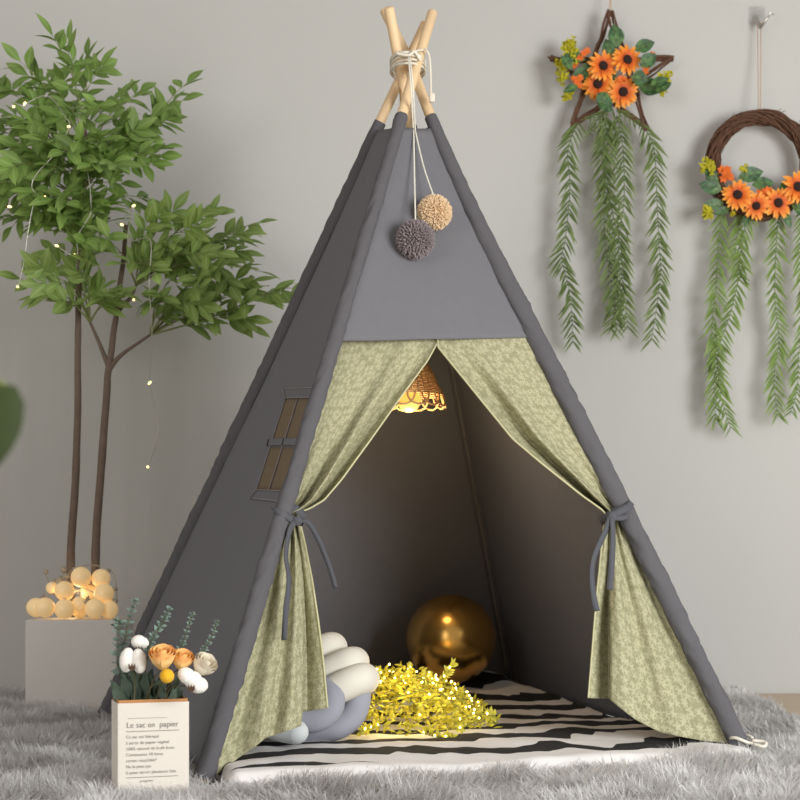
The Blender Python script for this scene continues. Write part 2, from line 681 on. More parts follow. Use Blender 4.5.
# stitched window on the left side panel
ln = (BASE['BL'] - BASE['FL']).cross(APEX - BASE['FL']).normalized()
if ln.dot(CEN - BASE['FL']) > 0:
    ln = -ln          # outwards


LEFT = panel_surface('FL', 'BL', 0.0, SLTOP['FL'] - 0.02, 0.018, 0.0, SLTOP['BL'] - 0.02)


def on_left(px, py, off):
    """a point on the sagging left panel seen at a picture position, lifted off the cloth"""
    p = on_plane(px, py, BASE['FL'], ln)
    for _ in range(3):
        t = p.z / (SLTOP['FL'] - 0.02)
        a, b = pole_z('FL', p.z), pole_z('BL', p.z)
        u = max(0, min(1, (p - a).dot(b - a) / (b - a).length_squared))
        q = LEFT(u, t)
        p = on_plane(px, py, q, ln)
    return p + ln * off


def quad_patch(mb, c4, off, n=8, th=0.0015):
    rows = []
    for i in range(n + 1):
        v = i / n
        row = []
        for j in range(n + 1):
            u = j / n
            px = (c4[0][0] * (1 - u) + c4[1][0] * u) * (1 - v) + (c4[3][0] * (1 - u) + c4[2][0] * u) * v
            py = (c4[0][1] * (1 - u) + c4[1][1] * u) * (1 - v) + (c4[3][1] * (1 - u) + c4[2][1] * u) * v
            row.append(on_left(px, py, off))
        rows.append(row)
    mb.grid(rows)


mb = MB()
quad_patch(mb, ((285.5, 397), (313, 396.5), (284, 492), (256.5, 491)), 0.0016)
quad_patch(mb, ((283, 388), (315, 387.5), (312.5, 398.5), (285.2, 399)), 0.0022)
quad_patch(mb, ((257.5, 489.5), (285, 490.5), (282, 503), (250.5, 499.5)), 0.0022)
win = solid(mb.build('window', M['canvas'], tent), 0.0004)
TL, TR, BR_, BL_ = (286.5, 399.5), (311.5, 398.8), (283, 490.5), (258, 489.5)


def lerp2(a, b, t):
    return (a[0] + (b[0] - a[0]) * t, a[1] + (b[1] - a[1]) * t)


def inwin(u, v):
    return lerp2(lerp2(TL, TR, u), lerp2(BL_, BR_, u), v)


for (u0_, u1_) in ((0.01, 0.485), (0.515, 1)):
    for (v0_, v1_) in ((0.0, 0.475), (0.535, 1)):
        mb = MB()
        quad_patch(mb, (inwin(u0_, v0_), inwin(u1_, v0_), inwin(u1_, v1_), inwin(u0_, v1_)), 0.0024)
        solid(mb.build('window_pane', M['net'], win), 0.0004)
mb = MB()
quad_patch(mb, ((270, 439.5), (299, 439), (297, 446), (268, 446.5)), 0.0045)
solid(mb.build('window_strap', M['canvas'], win), 0.0012)
for (xa, ya, xb, yb) in ((270.6, 440.5, 269.2, 446.5), (285.8, 440, 284.4, 446)):
    mb = MB()
    mb.tube([on_left(xa, ya, 0.0062), on_left(xb, yb, 0.0062)], 0.0013, 6)
    mb.build('strap_gap_shade', M['gap_shade'], win)  # thin dark bars standing in for the shaded gaps at the strap
mb = MB()


def stitch_line(pts, off):
    P = []
    for a, b in zip(pts[:-1], pts[1:]):
        for i in range(9):
            P.append(on_left(*lerp2(a, b, i / 9), off))
    P.append(on_left(*pts[-1], off))
    mb.tube(P, 0.0011, 5)


stitch_line([(284, 389), (314, 388.5)], 0.0036)
stitch_line([(284, 389), (286.2, 398)], 0.0036)
stitch_line([(257, 490.5), (251.5, 498.5), (281, 502)], 0.0036)
stitch_line([inwin(0, -.01), inwin(1.02, -.01)], 0.004)
stitch_line([inwin(0, -.01), inwin(0, 1.01), inwin(1.02, 1.01)], 0.004)
stitch_line([inwin(.5, 0), inwin(.5, 1)], 0.0042)
mb.build('window_stitching', M['stitch'], win)

# ------------------------------------------------------------------ door curtains
fn = (BASE['FR'] - BASE['FL']).cross(APEX - BASE['FL']).normalized()
if fn.dot(CEN - BASE['FL']) > 0:
    fn = -fn          # outwards, towards the camera side


def front(px, py, off=0.0):
    p = on_plane(px, py, BASE['FL'], fn)
    return on_plane(px, py, p + fn * off, fn)


def sm(x):
    x = max(0.0, min(1.0, x))
    return x * x * (3 - 2 * x)


def curtain(outer, inner, tie_y, hem, fold_off, side):
    """outer/inner: [(row, column)] edges down to the tie; hem: [(s, column, row)] below it"""
    NS, NT, NB = 90, 70, 60
    rows = []
    y0 = outer[0][0]
    for i in range(NT + 1):
        t = i / NT
        y = y0 + (tie_y - y0) * t
        xo, xi = poly(outer, y), poly(inner, y)
        row = []
        for j in range(NS + 1):
            s = j / NS
            g = sm(t)
            # folds run from the inner edge down to the tie; deeper and denser towards both
            ws = sm((s - 0.25) / 0.6)
            a = 0.009 * (1 - t) * t * 2 + 0.034 * t ** 1.0 + .002
            off = a * ws * math.sin(2 * PI * (1.9 * s ** 1.4 + 0.15 + side * 0.13))
            off += 0.010 * g * t * math.sin(2 * PI * (4.5 * s + 0.3)) * (0.4 + 0.6 * s)
            off += 0.003 * noise.noise(V((s * 5, t * 3, side * 7)))
            yy = y + (1 - t) * (poly([(0, 0), (1, 1)], s)) * 1.5
            row.append(front(xo + (xi - xo) * s, yy, off - 0.008 - 0.012 * t * s))
        rows.append(row)
    for i in range(1, NB + 1):
        t = i / NB
        row = []
        for j in range(NS + 1):
            s = j / NS
            xo, xi = poly(outer, tie_y), poly(inner, tie_y)
            tx = xo + (xi - xo) * s
            hx = poly([(h[0], h[1]) for h in hem], s)
            hy = poly([(h[0], h[2]) for h in hem], s)
            # cloth spreads fast below the tie, then hangs straight
            e = t ** 0.8
            y = tie_y + (hy - tie_y) * t
            lo = poly(outer_low[side], y) if s == 0 else None
            x = tx + (hx - tx) * e
            if side == 0:
                xe = poly(outer_low[0], y)
                bow = poly(inner_low[0], y)
            else:
                xe = poly(outer_low[1], y)
                bow = poly(inner_low[1], y)
            # spread the columns between the true edges of this row
            sx = poly([(h[0], (h[1] - hem[0][1]) / (hem[-1][1] - hem[0][1])) for h in hem], s)
            sx = s + (sx - s) * e
            x = xe + (bow - xe) * sx
            fo = poly(fold_off, s) * sm(t * 1.3)
            a = 0.010 * (1 - t) + 0.011 * t
            off = a * math.sin(2 * PI * (3.1 * s + 0.25)) * (1 - 0.6 * sm((s - 0.7) / 0.2)) * (0.35 + 0.65 * sm(t * 2))
            off += 0.010 * (1 - t) ** 3 * math.sin(2 * PI * (4.5 * s + 0.3)) * (0.4 + 0.6 * s)
            off += 0.004 * noise.noise(V((s * 6, t * 4, side * 7 + 3)))
            row.append(front(x, y, off - 0.020 + fo))
        rows.append(row)
    mb = MB()
    mb.grid(rows, 0, uvf=lambda s, t: (s * 0.46, t * 1.12))
    o = mb.build('curtain', M['floral'], tent)
    solid(o, 0.0012)
    # the inner edge has a narrow turned hem
    mb = MB()
    mb.tube([r[-1] + fn * 0.001 for r in rows], 0.0022, 6)
    mb.build('curtain_hem', M['hem'], o)
    return o


outer_low = {0: [(512, 284), (540, 279), (580, 267), (620, 255), (660, 243), (700, 231), (740, 219), (776, 214)],
             1: [(515, 624), (560, 645), (600, 665), (640, 686), (680, 707), (720, 728), (745, 738)]}
inner_low = {0: [(512, 298), (524, 300), (540, 304), (580, 312), (620, 318), (660, 323), (709, 327.5), (780, 330)],
             1: [(515, 606), (530, 603), (560, 600), (600, 596), (650, 592), (699, 588), (760, 586)]}
cl = curtain([(334, 343), (400, 320), (440, 306), (480, 293), (512, 281)],
             [(334, 438), (342, 437), (360, 427), (400, 398), (440, 370), (480, 341), (500, 324), (509, 309), (512, 299)],
             512, [(0, 214, 777), (0.18, 236, 758), (0.3, 254, 745), (0.42, 262, 738), (0.78, 298, 726), (0.80, 299, 712), (1, 327.5, 708)],
             [(0, 0), (0.72, 0.01), (0.77, 0.012), (0.83, -0.055), (1, -0.03)], 0)
cr = curtain([(330, 532), (400, 568), (450, 596), (480, 611), (515, 624)],
             [(330, 436), (337, 437), (346, 438), (397, 479), (438, 512), (462, 540), (495, 581), (510, 602), (515, 606)],
             515, [(0, 738, 747), (0.25, 695, 739), (0.45, 665, 733), (0.62, 640, 720), (0.76, 614, 700), (0.79, 613, 699), (1, 588, 698)],
             [(0, 0), (0.72, 0.012), (0.755, 0.012), (0.80, -0.05), (1, -0.03)], 1)

# tie bands: a ring around the gathered cloth, a knot and two hanging tails
mb = MB()
c0 = front(291.5, 514, -0.012)
ax = (front(299, 520, 0) - front(279, 511, 0)).normalized()
ring = []
for i in range(25):
    a = 2 * PI * i / 24
    ring.append(c0 + ax * 0.030 * math.cos(a) + fn * 0.030 * math.sin(a) + V((0, 0, -0.003 * math.cos(a))))
mb.ribbon(ring, 0.017, lambda t: (ax * math.cos(2 * PI * t) + fn * math.sin(2 * PI * t)))
mb.ribbon(smooth_path([front(274.5, 507, 0.012), front(278, 510, 0.027), front(285, 515, 0.029), front(292, 519, 0.026), front(298, 522, 0.022)], 14), 0.017, fn)
mb.sphere(front(297, 521, 0.024), (0.012, 0.009, 0.011), 12, 8)
mb.ribbon(smooth_path([front(296, 521, 0.026), front(290, 530, 0.028), front(286, 555, 0.024), front(289, 580, 0.024), front(286, 610, 0.023), front(284, 640, 0.022)], 30),
          0.0115, lambda t: (fn + V((0.9 * math.sin(t * 4), 0, 0))))
mb.ribbon(smooth_path([front(298, 521, 0.024), front(307, 522, 0.026), front(317, 537, 0.024), front(326, 558, 0.020), front(331, 572, 0.018), front(335.5, 588, 0.016)], 30),
          0.0105, lambda t: (fn + V((-0.9, 0, 0.4))))
mb.build('tieback', M['tie'], cl)
mb = MB()
c0 = front(611, 516, -0.012)
ring = []
ax = (front(625, 511, 0) - front(600, 520, 0)).normalized()
for i in range(25):
    a = 2 * PI * i / 24
    ring.append(c0 + ax * 0.026 * math.cos(a) + fn * 0.030 * math.sin(a))
mb.ribbon(ring, 0.016, lambda t: (ax * math.cos(2 * PI * t) + fn * math.sin(2 * PI * t)))
mb.ribbon(smooth_path([front(631, 502, 0.01), front(628, 507, 0.027), front(620, 511, 0.03), front(612, 516, 0.028)], 14), 0.017, fn)
mb.ribbon(smooth_path([front(627, 516, 0.026), front(620, 518, 0.03), front(612, 517, 0.028)], 10), 0.013, fn)
mb.sphere(front(612, 517, 0.025), (0.012, 0.009, 0.013), 12, 8)
mb.ribbon(smooth_path([front(612, 517, 0.028), front(613, 535, 0.03), front(612, 560, 0.027), front(609.5, 590, 0.025)], 26), 0.0135, lambda t: (fn + V((0.3 * math.sin(t * 5), 0, 0))))
mb.ribbon(smooth_path([front(610, 518, 0.027), front(606, 530, 0.026), front(595, 555, 0.02), front(592, 575, 0.018), front(594, 598, 0.016), front(597, 611, 0.016)], 26), 0.0135,
          lambda t: (fn + V((0.5 * math.sin(t * 4), 0, 0))))
mb.build('tieback', M['tie'], cr)

# ------------------------------------------------------------------ shaggy rug
M['rug_back'] = mat('rug_backing', (150, 147, 144), 0.95)


def pile_mat():
    m = bpy.data.materials.new('grey_faux_fur')
    m.use_nodes = True
    nt = m.node_tree
    b = nt.nodes['Principled BSDF']
    b.inputs['Roughness'].default_value = 0.75
    b.inputs['Specular IOR Level'].default_value = 0.25
    at_ = nt.nodes.new('ShaderNodeAttribute')
    at_.attribute_name = 'tone'
    r = nt.nodes.new('ShaderNodeValToRGB')
    r.color_ramp.elements[0].color = lin((206, 203, 201))
    r.color_ramp.elements[1].color = lin((246, 245, 244))
    nt.links.new(at_.outputs['Fac'], r.inputs[0])
    nt.links.new(r.outputs[0], b.inputs['Base Color'])
    add_translucent(m, (225, 224, 222), 0.42)
    return m


M['pile'] = pile_mat()
RUG = [V((-2.1, 1.95, 0)), V((0.98, 1.95, 0)), V((1.10, 4.86, 0)), V((-2.1, 4.86, 0))]
rug = thing('fur_rug', 'long grey shaggy fur rug spread over the floor under the tent', 'rug', (-0.4, 3.4, -0.03))
mb = MB()
nx, ny = 24, 24
top, bot = [], []
vs = [(p.x, p.y, -0.0295) for p in RUG] + [(p.x, p.y, -0.0225) for p in RUG]
mb.add(vs, [(3, 2, 1, 0), (4, 5, 6, 7), (0, 1, 5, 4), (1, 2, 6, 5), (2, 3, 7, 6), (3, 0, 4, 7)])
mb.build('rug_backing', M['rug_back'], rug, smooth=False)


def inside_quad(X, Y, q):
    ok = np.ones(X.shape, bool)
    for i in range(4):
        a, b = q[i], q[(i + 1) % 4]
        ok &= ((b[0] - a[0]) * (Y - a[1]) - (b[1] - a[1]) * (X - a[0])) > 0
    return ok


def fur(n, seed):
    rng = np.random.default_rng(seed)
    X = rng.uniform(-2.0, 1.17, n); Y = rng.uniform(1.97, 4.84, n)
    # only what the photograph could see, with a margin for a step to the side
    keep = inside_quad(X, Y, [(p.x, p.y) for p in RUG])
    keep &= (X > -0.36 * Y - 0.15)
    # thinner towards the wall, where each tuft shows small
    keep &= rng.uniform(0, 1, n) < np.clip(1.35 - 0.25 * (Y - 2.3), 0.45, 1)
    f = [BASE['FL'], BASE['FR'], BASE['BR'], BASE['BL']]
    c = sum((p for p in f), V()) / 4
    keep &= ~inside_quad(X, Y, [(c.x + (p.x - c.x) * 0.97, c.y + (p.y - c.y) * (1.085 if p.y < c.y else 0.97)) for p in f])
    X, Y = X[keep], Y[keep]
    n = len(X)

    def fld(sx, ph):
        return (np.sin(X * sx * 1.0 + 1.7 * np.sin(Y * sx * 0.8 + ph) + ph) + np.sin(Y * sx * 1.2 + 1.9 * np.sin(X * sx * 0.7 + ph * 2) + 2.3 * ph)
                + 0.6 * np.sin((X + Y) * sx * 2.1 + ph * 3) + 0.6 * np.sin((X - Y) * sx * 2.6 + ph * 5))
    ang = -PI / 2 + 1.0 * fld(9, 0.6) + 0.8 * fld(27, 2.1) + rng.normal(0, 0.65, n)
    lean = np.clip(0.95 + 0.13 * fld(13, 4.2) + rng.normal(0, 0.16, n), 0.3, 1.4)
    L = 0.042 * (1 + 0.16 * fld(11, 1.1)) * rng.uniform(0.65, 1.2, n)
    L = np.clip(L, 0.02, 0.085)
    wd = 0.0025 * rng.uniform(0.6, 1.25, n) * np.clip(Y / 3.2, 0.9, 1.5)
    # the pile is pressed flat at the front hem of the mat and beside the white planter
    dx, dy = np.cos(ang), np.sin(ang)
    sxv, syv = -dy, dx
    P = np.zeros((n, 7, 3))
    z0 = -0.023
    hx = np.zeros(n); hz = np.zeros(n)
    prev = 0
    for k, t in enumerate((0.0, 0.34, 0.68, 1.0)):
        if k:
            th = lean * (0.45 + 0.85 * t)
            hx = hx + np.sin(th) * L * (t - prev)
            hz = hz + np.cos(th) * L * (t - prev)
        prev = t
        cx_, cy_, cz_ = X + dx * hx, Y + dy * hx, z0 + np.maximum(hz, 0.001)
        if k < 3:
            ww = wd * (1.0, 0.85, 0.6)[k] / 2
            P[:, 2 * k, 0] = cx_ - sxv * ww; P[:, 2 * k, 1] = cy_ - syv * ww; P[:, 2 * k, 2] = cz_
            P[:, 2 * k + 1, 0] = cx_ + sxv * ww; P[:, 2 * k + 1, 1] = cy_ + syv * ww; P[:, 2 * k + 1, 2] = cz_
        else:
            P[:, 6, 0] = cx_; P[:, 6, 1] = cy_; P[:, 6, 2] = cz_
    tone = np.clip(0.5 + 0.16 * fld(5, 3.3) + 0.1 * fld(17, 0.2) + rng.normal(0, 0.2, n), 0, 1)
    me = bpy.data.meshes.new('rug_pile')
    me.vertices.add(n * 7)
    me.vertices.foreach_set('co', P.reshape(-1).astype(np.float32))
    b = (np.arange(n) * 7)[:, None]
    quads = np.concatenate([b + [0, 1, 3, 2], b + [2, 3, 5, 4], b + [4, 5, 6]], axis=1)   # 4+4+3 loops
    me.loops.add(n * 11)
    me.loops.foreach_set('vertex_index', quads.reshape(-1).astype(np.int32))
    me.polygons.add(n * 3)
    st = (np.arange(n) * 11)[:, None] + np.array([0, 4, 8])
    me.polygons.foreach_set('loop_start', st.reshape(-1).astype(np.int32))
    me.update(calc_edges=True)
    me.polygons.foreach_set('use_smooth', [True] * (n * 3))
    a = me.attributes.new('tone', 'FLOAT', 'POINT')
    a.data.foreach_set('value', np.repeat(tone, 7).astype(np.float32))
    me.materials.append(M['pile'])
    o = link('rug_pile', me, rug)
    o['kind'] = 'stuff'


fur(300000, 3)

# ------------------------------------------------------------------ striped mat inside the tent


def mat_top(u, v):
    """height of the striped mat's upper side"""
    p = mat_xy(u, v)
    h = 0.006 + 0.010 * sm(v / 0.2)
    h += 0.0055 * noise.noise(V((p[0] * 5, p[1] * 8, 1.3))) + 0.003 * noise.noise(V((p[0] * 16, p[1] * 20, 4.1)))
    h += 0.036 * sm((v - 0.42) / 0.38) + 0.034 * sm((v - 0.72) / 0.2) * sm((u - 0.45) / 0.35) * (1 - sm((u - 0.93) / 0.07))
    e = min(u / 0.02, (1 - u) / 0.02, v / 0.03, (1 - v) / 0.02)
    return -0.012 + (h + 0.012) * math.sqrt(max(0, 1 - (1 - min(1, e)) ** 2))


def mat_xy(u, v):
    a = BASE['FL'].lerp(BASE['FR'], 0.025 + 0.955 * u)
    b = BASE['BL'].lerp(BASE['BR'], 0.055 + 0.86 * u)
    vv = -0.080 + 0.008 * math.sin(u * 9) + v * 1.015
    p = a.lerp(b, vv)
    return (p.x, p.y)


mb = MB()
rows = []
for i in range(91):
    v = i / 90
    rows.append([V((*mat_xy(j / 110, v), mat_top(j / 110, v))) for j in range(111)])
mb.grid(rows, 0, uvf=lambda u, v: (u * 1.15, v * 1.2))
rim = [rows[0][j] for j in range(111)] + [rows[i][110] for i in range(1, 91)] + [rows[90][j] for j in range(109, -1, -1)] + [rows[i][0] for i in range(89, 0, -1)]
nr = len(rim)
mb.add(rim + [V((p.x, p.y, -0.0215)) for p in rim], [(i, nr + i, nr + (i + 1) % nr, (i + 1) % nr) for i in range(nr)])
mb.add([V((p.x, p.y, -0.0215)) for p in rim], [tuple(range(nr))[::-1]])
tag(mb.build('play_mat', M['stripe']), 'black and white wavy striped play mat on the tent floor', 'mat')


def mat_h(x, y):
    """mat height under a point (search the parametrisation)"""
    best = (9, 0)
    for i in range(0, 41):
        for j in range(0, 41):
            p = mat_xy(j / 40, i / 40)
            d = (p[0] - x) ** 2 + (p[1] - y) ** 2
            if d < best[0]:
                best = (d, mat_top(j / 40, i / 40))
    return best[1]


# ------------------------------------------------------------------ gold balloon
M['gold'] = mat('gold_chrome_balloon', (214, 168, 92), 0.27, metal=1.0)
bc = at(451, 642, 4.12)
bh = mat_h(bc.x, bc.y)
br = 0.1240
bc.z = bh + br * 1.02
bal = thing('balloon', 'shiny gold round balloon resting at the back of the tent', 'balloon', (bc.x, bc.y, bh))
mb = MB()
rotb = Matrix.Rotation(math.radians(60), 3, 'X') @ Matrix.Rotation(0.3, 3, 'Y')
mb.sphere(bc, br, 48, 32, rot=rotb, fn=lambda d: 1 + 0.06 * max(0, -d.z) ** 3)
mb.build('balloon_skin', M['gold'], bal)
mb = MB()
kd = rotb @ V((0, 0, -1))
mb.tube([bc + kd * br * 1.05, bc + kd * br * 1.09, bc + kd * br * 1.11, bc + kd * br * 1.16], [0.007, 0.004, 0.006, 0.011], 12)
mb.build('balloon_knot', M['gold'], bal)

# ------------------------------------------------------------------ knot cushion
M['cream'] = mat('cream_plush', (214, 209, 196), 0.95, bump=0.25, bscale=500, spec=0.1)
M['lilac'] = mat('grey_plush', (150, 151, 160), 0.95, bump=0.25, bscale=500, spec=0.1)
M['palegrey'] = mat('pale_plush', (196, 200, 200), 0.95, bump=0.25, bscale=500, spec=0.1)
cp = at(335, 735, 3.3)
cush = thing('knot_cushion', 'knotted cushion of cream and grey plush tubes behind left curtain', 'cushion', (cp.x, cp.y, 0.015))


def plush(name, pts, r, m):
    mb = MB()
    P = smooth_path(pts, 60)
    L = [0]
    for a, b in zip(P[:-1], P[1:]):
        L.append(L[-1] + (b - a).length)
    mb.tube(P, [r * (1 + 0.025 * noise.noise(V((l * 30, r * 90, len(pts))))) for l in L], 28, round_end=True)
    return mb.build(name, m, cush)


plush('cream_tube', [at(268, 672, 3.32), at(300, 660, 3.31), at(322, 650, 3.31), at(331, 647, 3.34), at(330, 650, 3.39), at(305, 662, 3.41), at(280, 668, 3.41)], 0.0335, M['cream'])
plush('cream_tube', [at(272, 700, 3.27), at(305, 684, 3.265), at(335, 668, 3.265), at(351, 662, 3.285), at(352, 663, 3.35), at(325, 672, 3.38), at(285, 684, 3.38)], 0.0335, M['cream'])
plush('cream_tube', [at(290, 714, 3.23), at(315, 701, 3.225), at(340, 687, 3.225), at(360, 679, 3.25), at(362, 680, 3.32), at(335, 690, 3.35), at(290, 704, 3.35)], 0.0345, M['cream'])
plush('grey_tube', [at(352, 680, 3.28), at(357, 695, 3.26), at(352, 714, 3.25), at(336, 726, 3.24), at(312, 728, 3.24), at(285, 728, 3.24)], 0.0305, M['lilac'])
plush('grey_tube', [at(326, 690, 3.215), at(331, 699, 3.195), at(328, 710, 3.185), at(316, 718, 3.18), at(296, 719, 3.18), at(276, 718, 3.18)], 0.0300, M['lilac'])
plush('pale_tube', [at(262, 722, 3.14), at(280, 729, 3.13), at(296, 732, 3.12)], 0.026, M['palegrey'])

# ------------------------------------------------------------------ leaf garland with fairy lights, heaped on the mat
M['gleaf'] = ramp_mat('yellow_silk_leaf', [(0, (166, 160, 44)), (0.6, (204, 196, 66)), (1, (222, 214, 98))], 0.55, trans=0.4, var=0.3, vscale=60)
M['gwire'] = mat('green_wire', (120, 125, 50), 0.6)
M['led'] = mat('warm_light_bulb', (255, 230, 170), 0.4, emit=(255, 214, 120), estr=9)
gp = at(425, 720, 3.45)
gar = thing('leaf_garland', 'heap of yellow leaf garland with lit fairy lights on striped mat', 'garland', (gp.x, gp.y, 0.016))
rg = random.Random(11)
heap = [(at(400, 735, 3.42), 0.135, 0.145), (at(428, 735, 3.5), 0.12, 0.115), (at(455, 733, 3.5), 0.10, 0.055)]
heap = [(V((p.x, p.y, 0.016)), r, h) for p, r, h in heap]


def heap_h(x, y):
    return max(h * math.sqrt(max(0, 1 - ((x - p.x) ** 2 + (y - p.y) ** 2) / (r * r))) for p, r, h in heap)


mleaf, mwire = MB(), MB()
bulbs = []
n = 0
while n < 1500:
    p, r, h = rg.choices(heap, (5, 3, 2))[0]
    a, q = rg.uniform(0, 2 * PI), math.sqrt(rg.uniform(0, 1)) * r
    x, y = p.x + q * math.cos(a), p.y + q * math.sin(a)
    z = 0.019 + heap_h(x, y) * rg.uniform(0.0, 1.0) ** 0.6
    d = V((rg.gauss(0, 1), rg.gauss(0, 1), rg.gauss(0.35, 0.5)))
    mleaf.leaf((x, y, z), d, V((rg.gauss(0, .5), -0.8 + rg.gauss(0, .4), 0.7)), rg.uniform(0.015, 0.024), rg.uniform(0.0055, 0.0085), curl=rg.uniform(-.2, .4), fold=.25,
               prof=(0.1, 0.8, 1.0, 0.6, 0.0))
    n += 1
# loose sprays that leave the heap
sprays = [[(432, 690, 3.5), (445, 676, 3.5), (452, 664, 3.5)], [(405, 688, 3.45), (407, 675, 3.44), (409, 668, 3.44)], [(392, 690, 3.45), (384, 678, 3.44), (379, 671, 3.43)],
          [(455, 722, 3.42), (475, 714, 3.42), (495, 716, 3.42)], [(440, 728, 3.38), (462, 728, 3.33), (490, 712, 3.5)], [(420, 732, 3.32), (436, 737, 3.25), (452, 737, 3.21)],
          [(380, 725, 3.36), (370, 728, 3.32), (362, 731, 3.29)], [(445, 705, 3.6), (470, 700, 3.6), (482, 706, 3.6)], [(415, 690, 3.47), (424, 678, 3.47), (430, 677, 3.47)]]
for sp in sprays:
    P = smooth_path([at(*s) for s in sp], 14)
    for q in P:
        q.z = max(q.z, mat_h(q.x, q.y) + 0.006)
    mwire.tube(P, 0.0011, 5)
    for i in range(1, 14):
        for sgn in (-1, 1):
            T = (P[i] - P[i - 1]).normalized()
            d = T * 0.6 + V((rg.gauss(0, .5), rg.gauss(0, .4), sgn * 0.6 + 0.2))
            if P[i].z < 0.03:
                d.z = abs(d.z)
            mleaf.leaf(P[i], d, V((rg.gauss(0, .4), -1, 0.4)), rg.uniform(0.014, 0.021), 0.007, curl=.2, fold=.25, prof=(0.1, 0.8, 1.0, 0.6, 0.0))
        if i % 4 == 2:
            bulbs.append(P[i] + V((0, -0.004, 0.003)))
for q in range(9):
    P = []
    for i in range(16):
        a = q * 0.8 + i * 0.5
        p, r, h = heap[q % 3]
        rr = r * (0.25 + 0.6 * abs(math.sin(q * 1.9 + i * 0.23)))
        x, y = p.x + rr * math.cos(a), p.y + rr * math.sin(a)
        P.append(V((x, y, 0.022 + heap_h(x, y) * 0.85)))
    mwire.tube(smooth_path(P, 60), 0.0011, 5)
while len(bulbs) < 96:
    p, r, h = rg.choices(heap, (5, 3, 2))[0]
    a, q = rg.uniform(0, 2 * PI), math.sqrt(rg.uniform(0, 1)) * r * 0.97
    x, y = p.x + q * math.cos(a), p.y + q * math.sin(a)
    if y > p.y + r * 0.6:
        continue
    bulbs.append(V((x, y - 0.004, 0.026 + heap_h(x, y) * rg.uniform(0.75, 1.03))))
mleaf.build('leaves', M['gleaf'], gar)
mwire.build('wire', M['gwire'], gar)
mb = MB()
mb.sphere((0, 0, 0), (0.0024, 0.0024, 0.0034), 8, 6)
b0 = mb.build('bulb', M['led'])
for i, p in enumerate(bulbs):
    b = b0 if i == 0 else b0.copy()
    if i:
        COL.objects.link(b)
    b.parent = gar
    b.matrix_parent_inverse = gar.matrix_world.inverted()
    b.location = p
    b.rotation_euler = (rg.uniform(0, 3), rg.uniform(0, 3), 0)
# the light that the fairy lights give
for x, y, Y, e in ((400, 690, 3.36, 0.28), (430, 700, 3.36, 0.22), (415, 680, 3.55, 0.25), (462, 712, 3.45, 0.12), (380, 705, 3.36, 0.16)):
    l = bpy.data.lights.new('fairy_light_glow', 'POINT')
    l.energy, l.color, l.shadow_soft_size = e, (1.0, 0.72, 0.30), 0.03
    lo = link('fairy_light_glow', l)
    lo.location = at(x, y, Y)
    lo.location.z = max(lo.location.z, 0.05)

# ------------------------------------------------------------------ rattan pendant lamp hanging in the tent
M['rattan'] = mat('rattan', (214, 172, 120), 0.7, var=0.12, vscale=60)
M['glow'] = mat('lamp_bulb', (200, 170, 100), 0.4, emit=(250, 205, 96), estr=0.75)
M['dark_cord'] = mat('lamp_cord', (150, 120, 84), 0.8)
LY = 3.66
lc = at(411, 395, LY)
ltop = at(411, 337, LY)
lamp = thing('pendant_lamp', 'small conical rattan lampshade with lit bulb hanging inside the tent', 'lamp', ltop)
mb = MB()
RB, RT = 0.079, 0.012
nz_ = 30
for i in range(nz_ + 1):
    t = i / nz_
    r = RB + (RT - RB) * t ** 0.92
    z = lc.z + (ltop.z - lc.z) * t
    path = [V((lc.x + (r + 0.0012 * math.sin(a * 14 + i * PI)) * math.cos(a), lc.y + (r + 0.0012 * math.sin(a * 14 + i * PI)) * math.sin(a), z)) for a in np.linspace(0, 2 * PI, 85)]
    mb.tube(path, 0.0022, 5, cap=False)
for k in range(28):
    a = 2 * PI * k / 28
    mb.tube([V((lc.x + (RB + (RT - RB) * t ** 0.92) * math.cos(a), lc.y + (RB + (RT - RB) * t ** 0.92) * math.sin(a), lc.z + (ltop.z - lc.z) * t)) for t in np.linspace(0, 1, 12)], 0.0017, 5)
mb.build('lamp_shade', M['rattan'], lamp)
mb = MB()
for k in range(14):
    a0 = 2 * PI * k / 14
    path = []
    for i in range(17):
        b = PI * i / 16
        a = a0 + 0.34 * math.cos(b)
        r = RB + 0.006 * math.sin(b)
        path.append(V((lc.x + r * math.cos(a), lc.y + r * math.sin(a), lc.z - 0.030 * math.sin(b))))
    mb.tube(path, 0.0026, 6)
mb.build('shade_loops', M['rattan'], lamp)
mb = MB()
bc2 = at(409, 401, LY)
mb.sphere(bc2, 0.028, 24, 16)
mb.tube([bc2 + V((0, 0, 0.026)), bc2 + V((0, 0, 0.06))], 0.012, 14)
mb.build('bulb', M['glow'], lamp)
l = bpy.data.lights.new('lamp_light', 'POINT')
l.energy, l.color, l.shadow_soft_size = 2.2, (1.0, 0.74, 0.42), 0.025
link('lamp_light', l, lamp).location = bc2 + V((0, 0, -0.075))
mb = MB()
mb.tube([bc2 + V((0, 0, 0.058)), ltop, V((CROSS['BR'].x, CROSS['BR'].y + 0.02, CROSS['BR'].z - 0.02))], 0.0022, 6)
mb.build('lamp_cord', M['dark_cord'], lamp)

# ------------------------------------------------------------------ pompoms hanging from the lashing
M['pom_grey'] = mat('grey_yarn', (140, 128, 130), 0.95)
M['pom_tan'] = mat('tan_yarn', (226, 200, 164), 0.95)
M['string'] = mat('white_string', (226, 221, 208), 0.85)


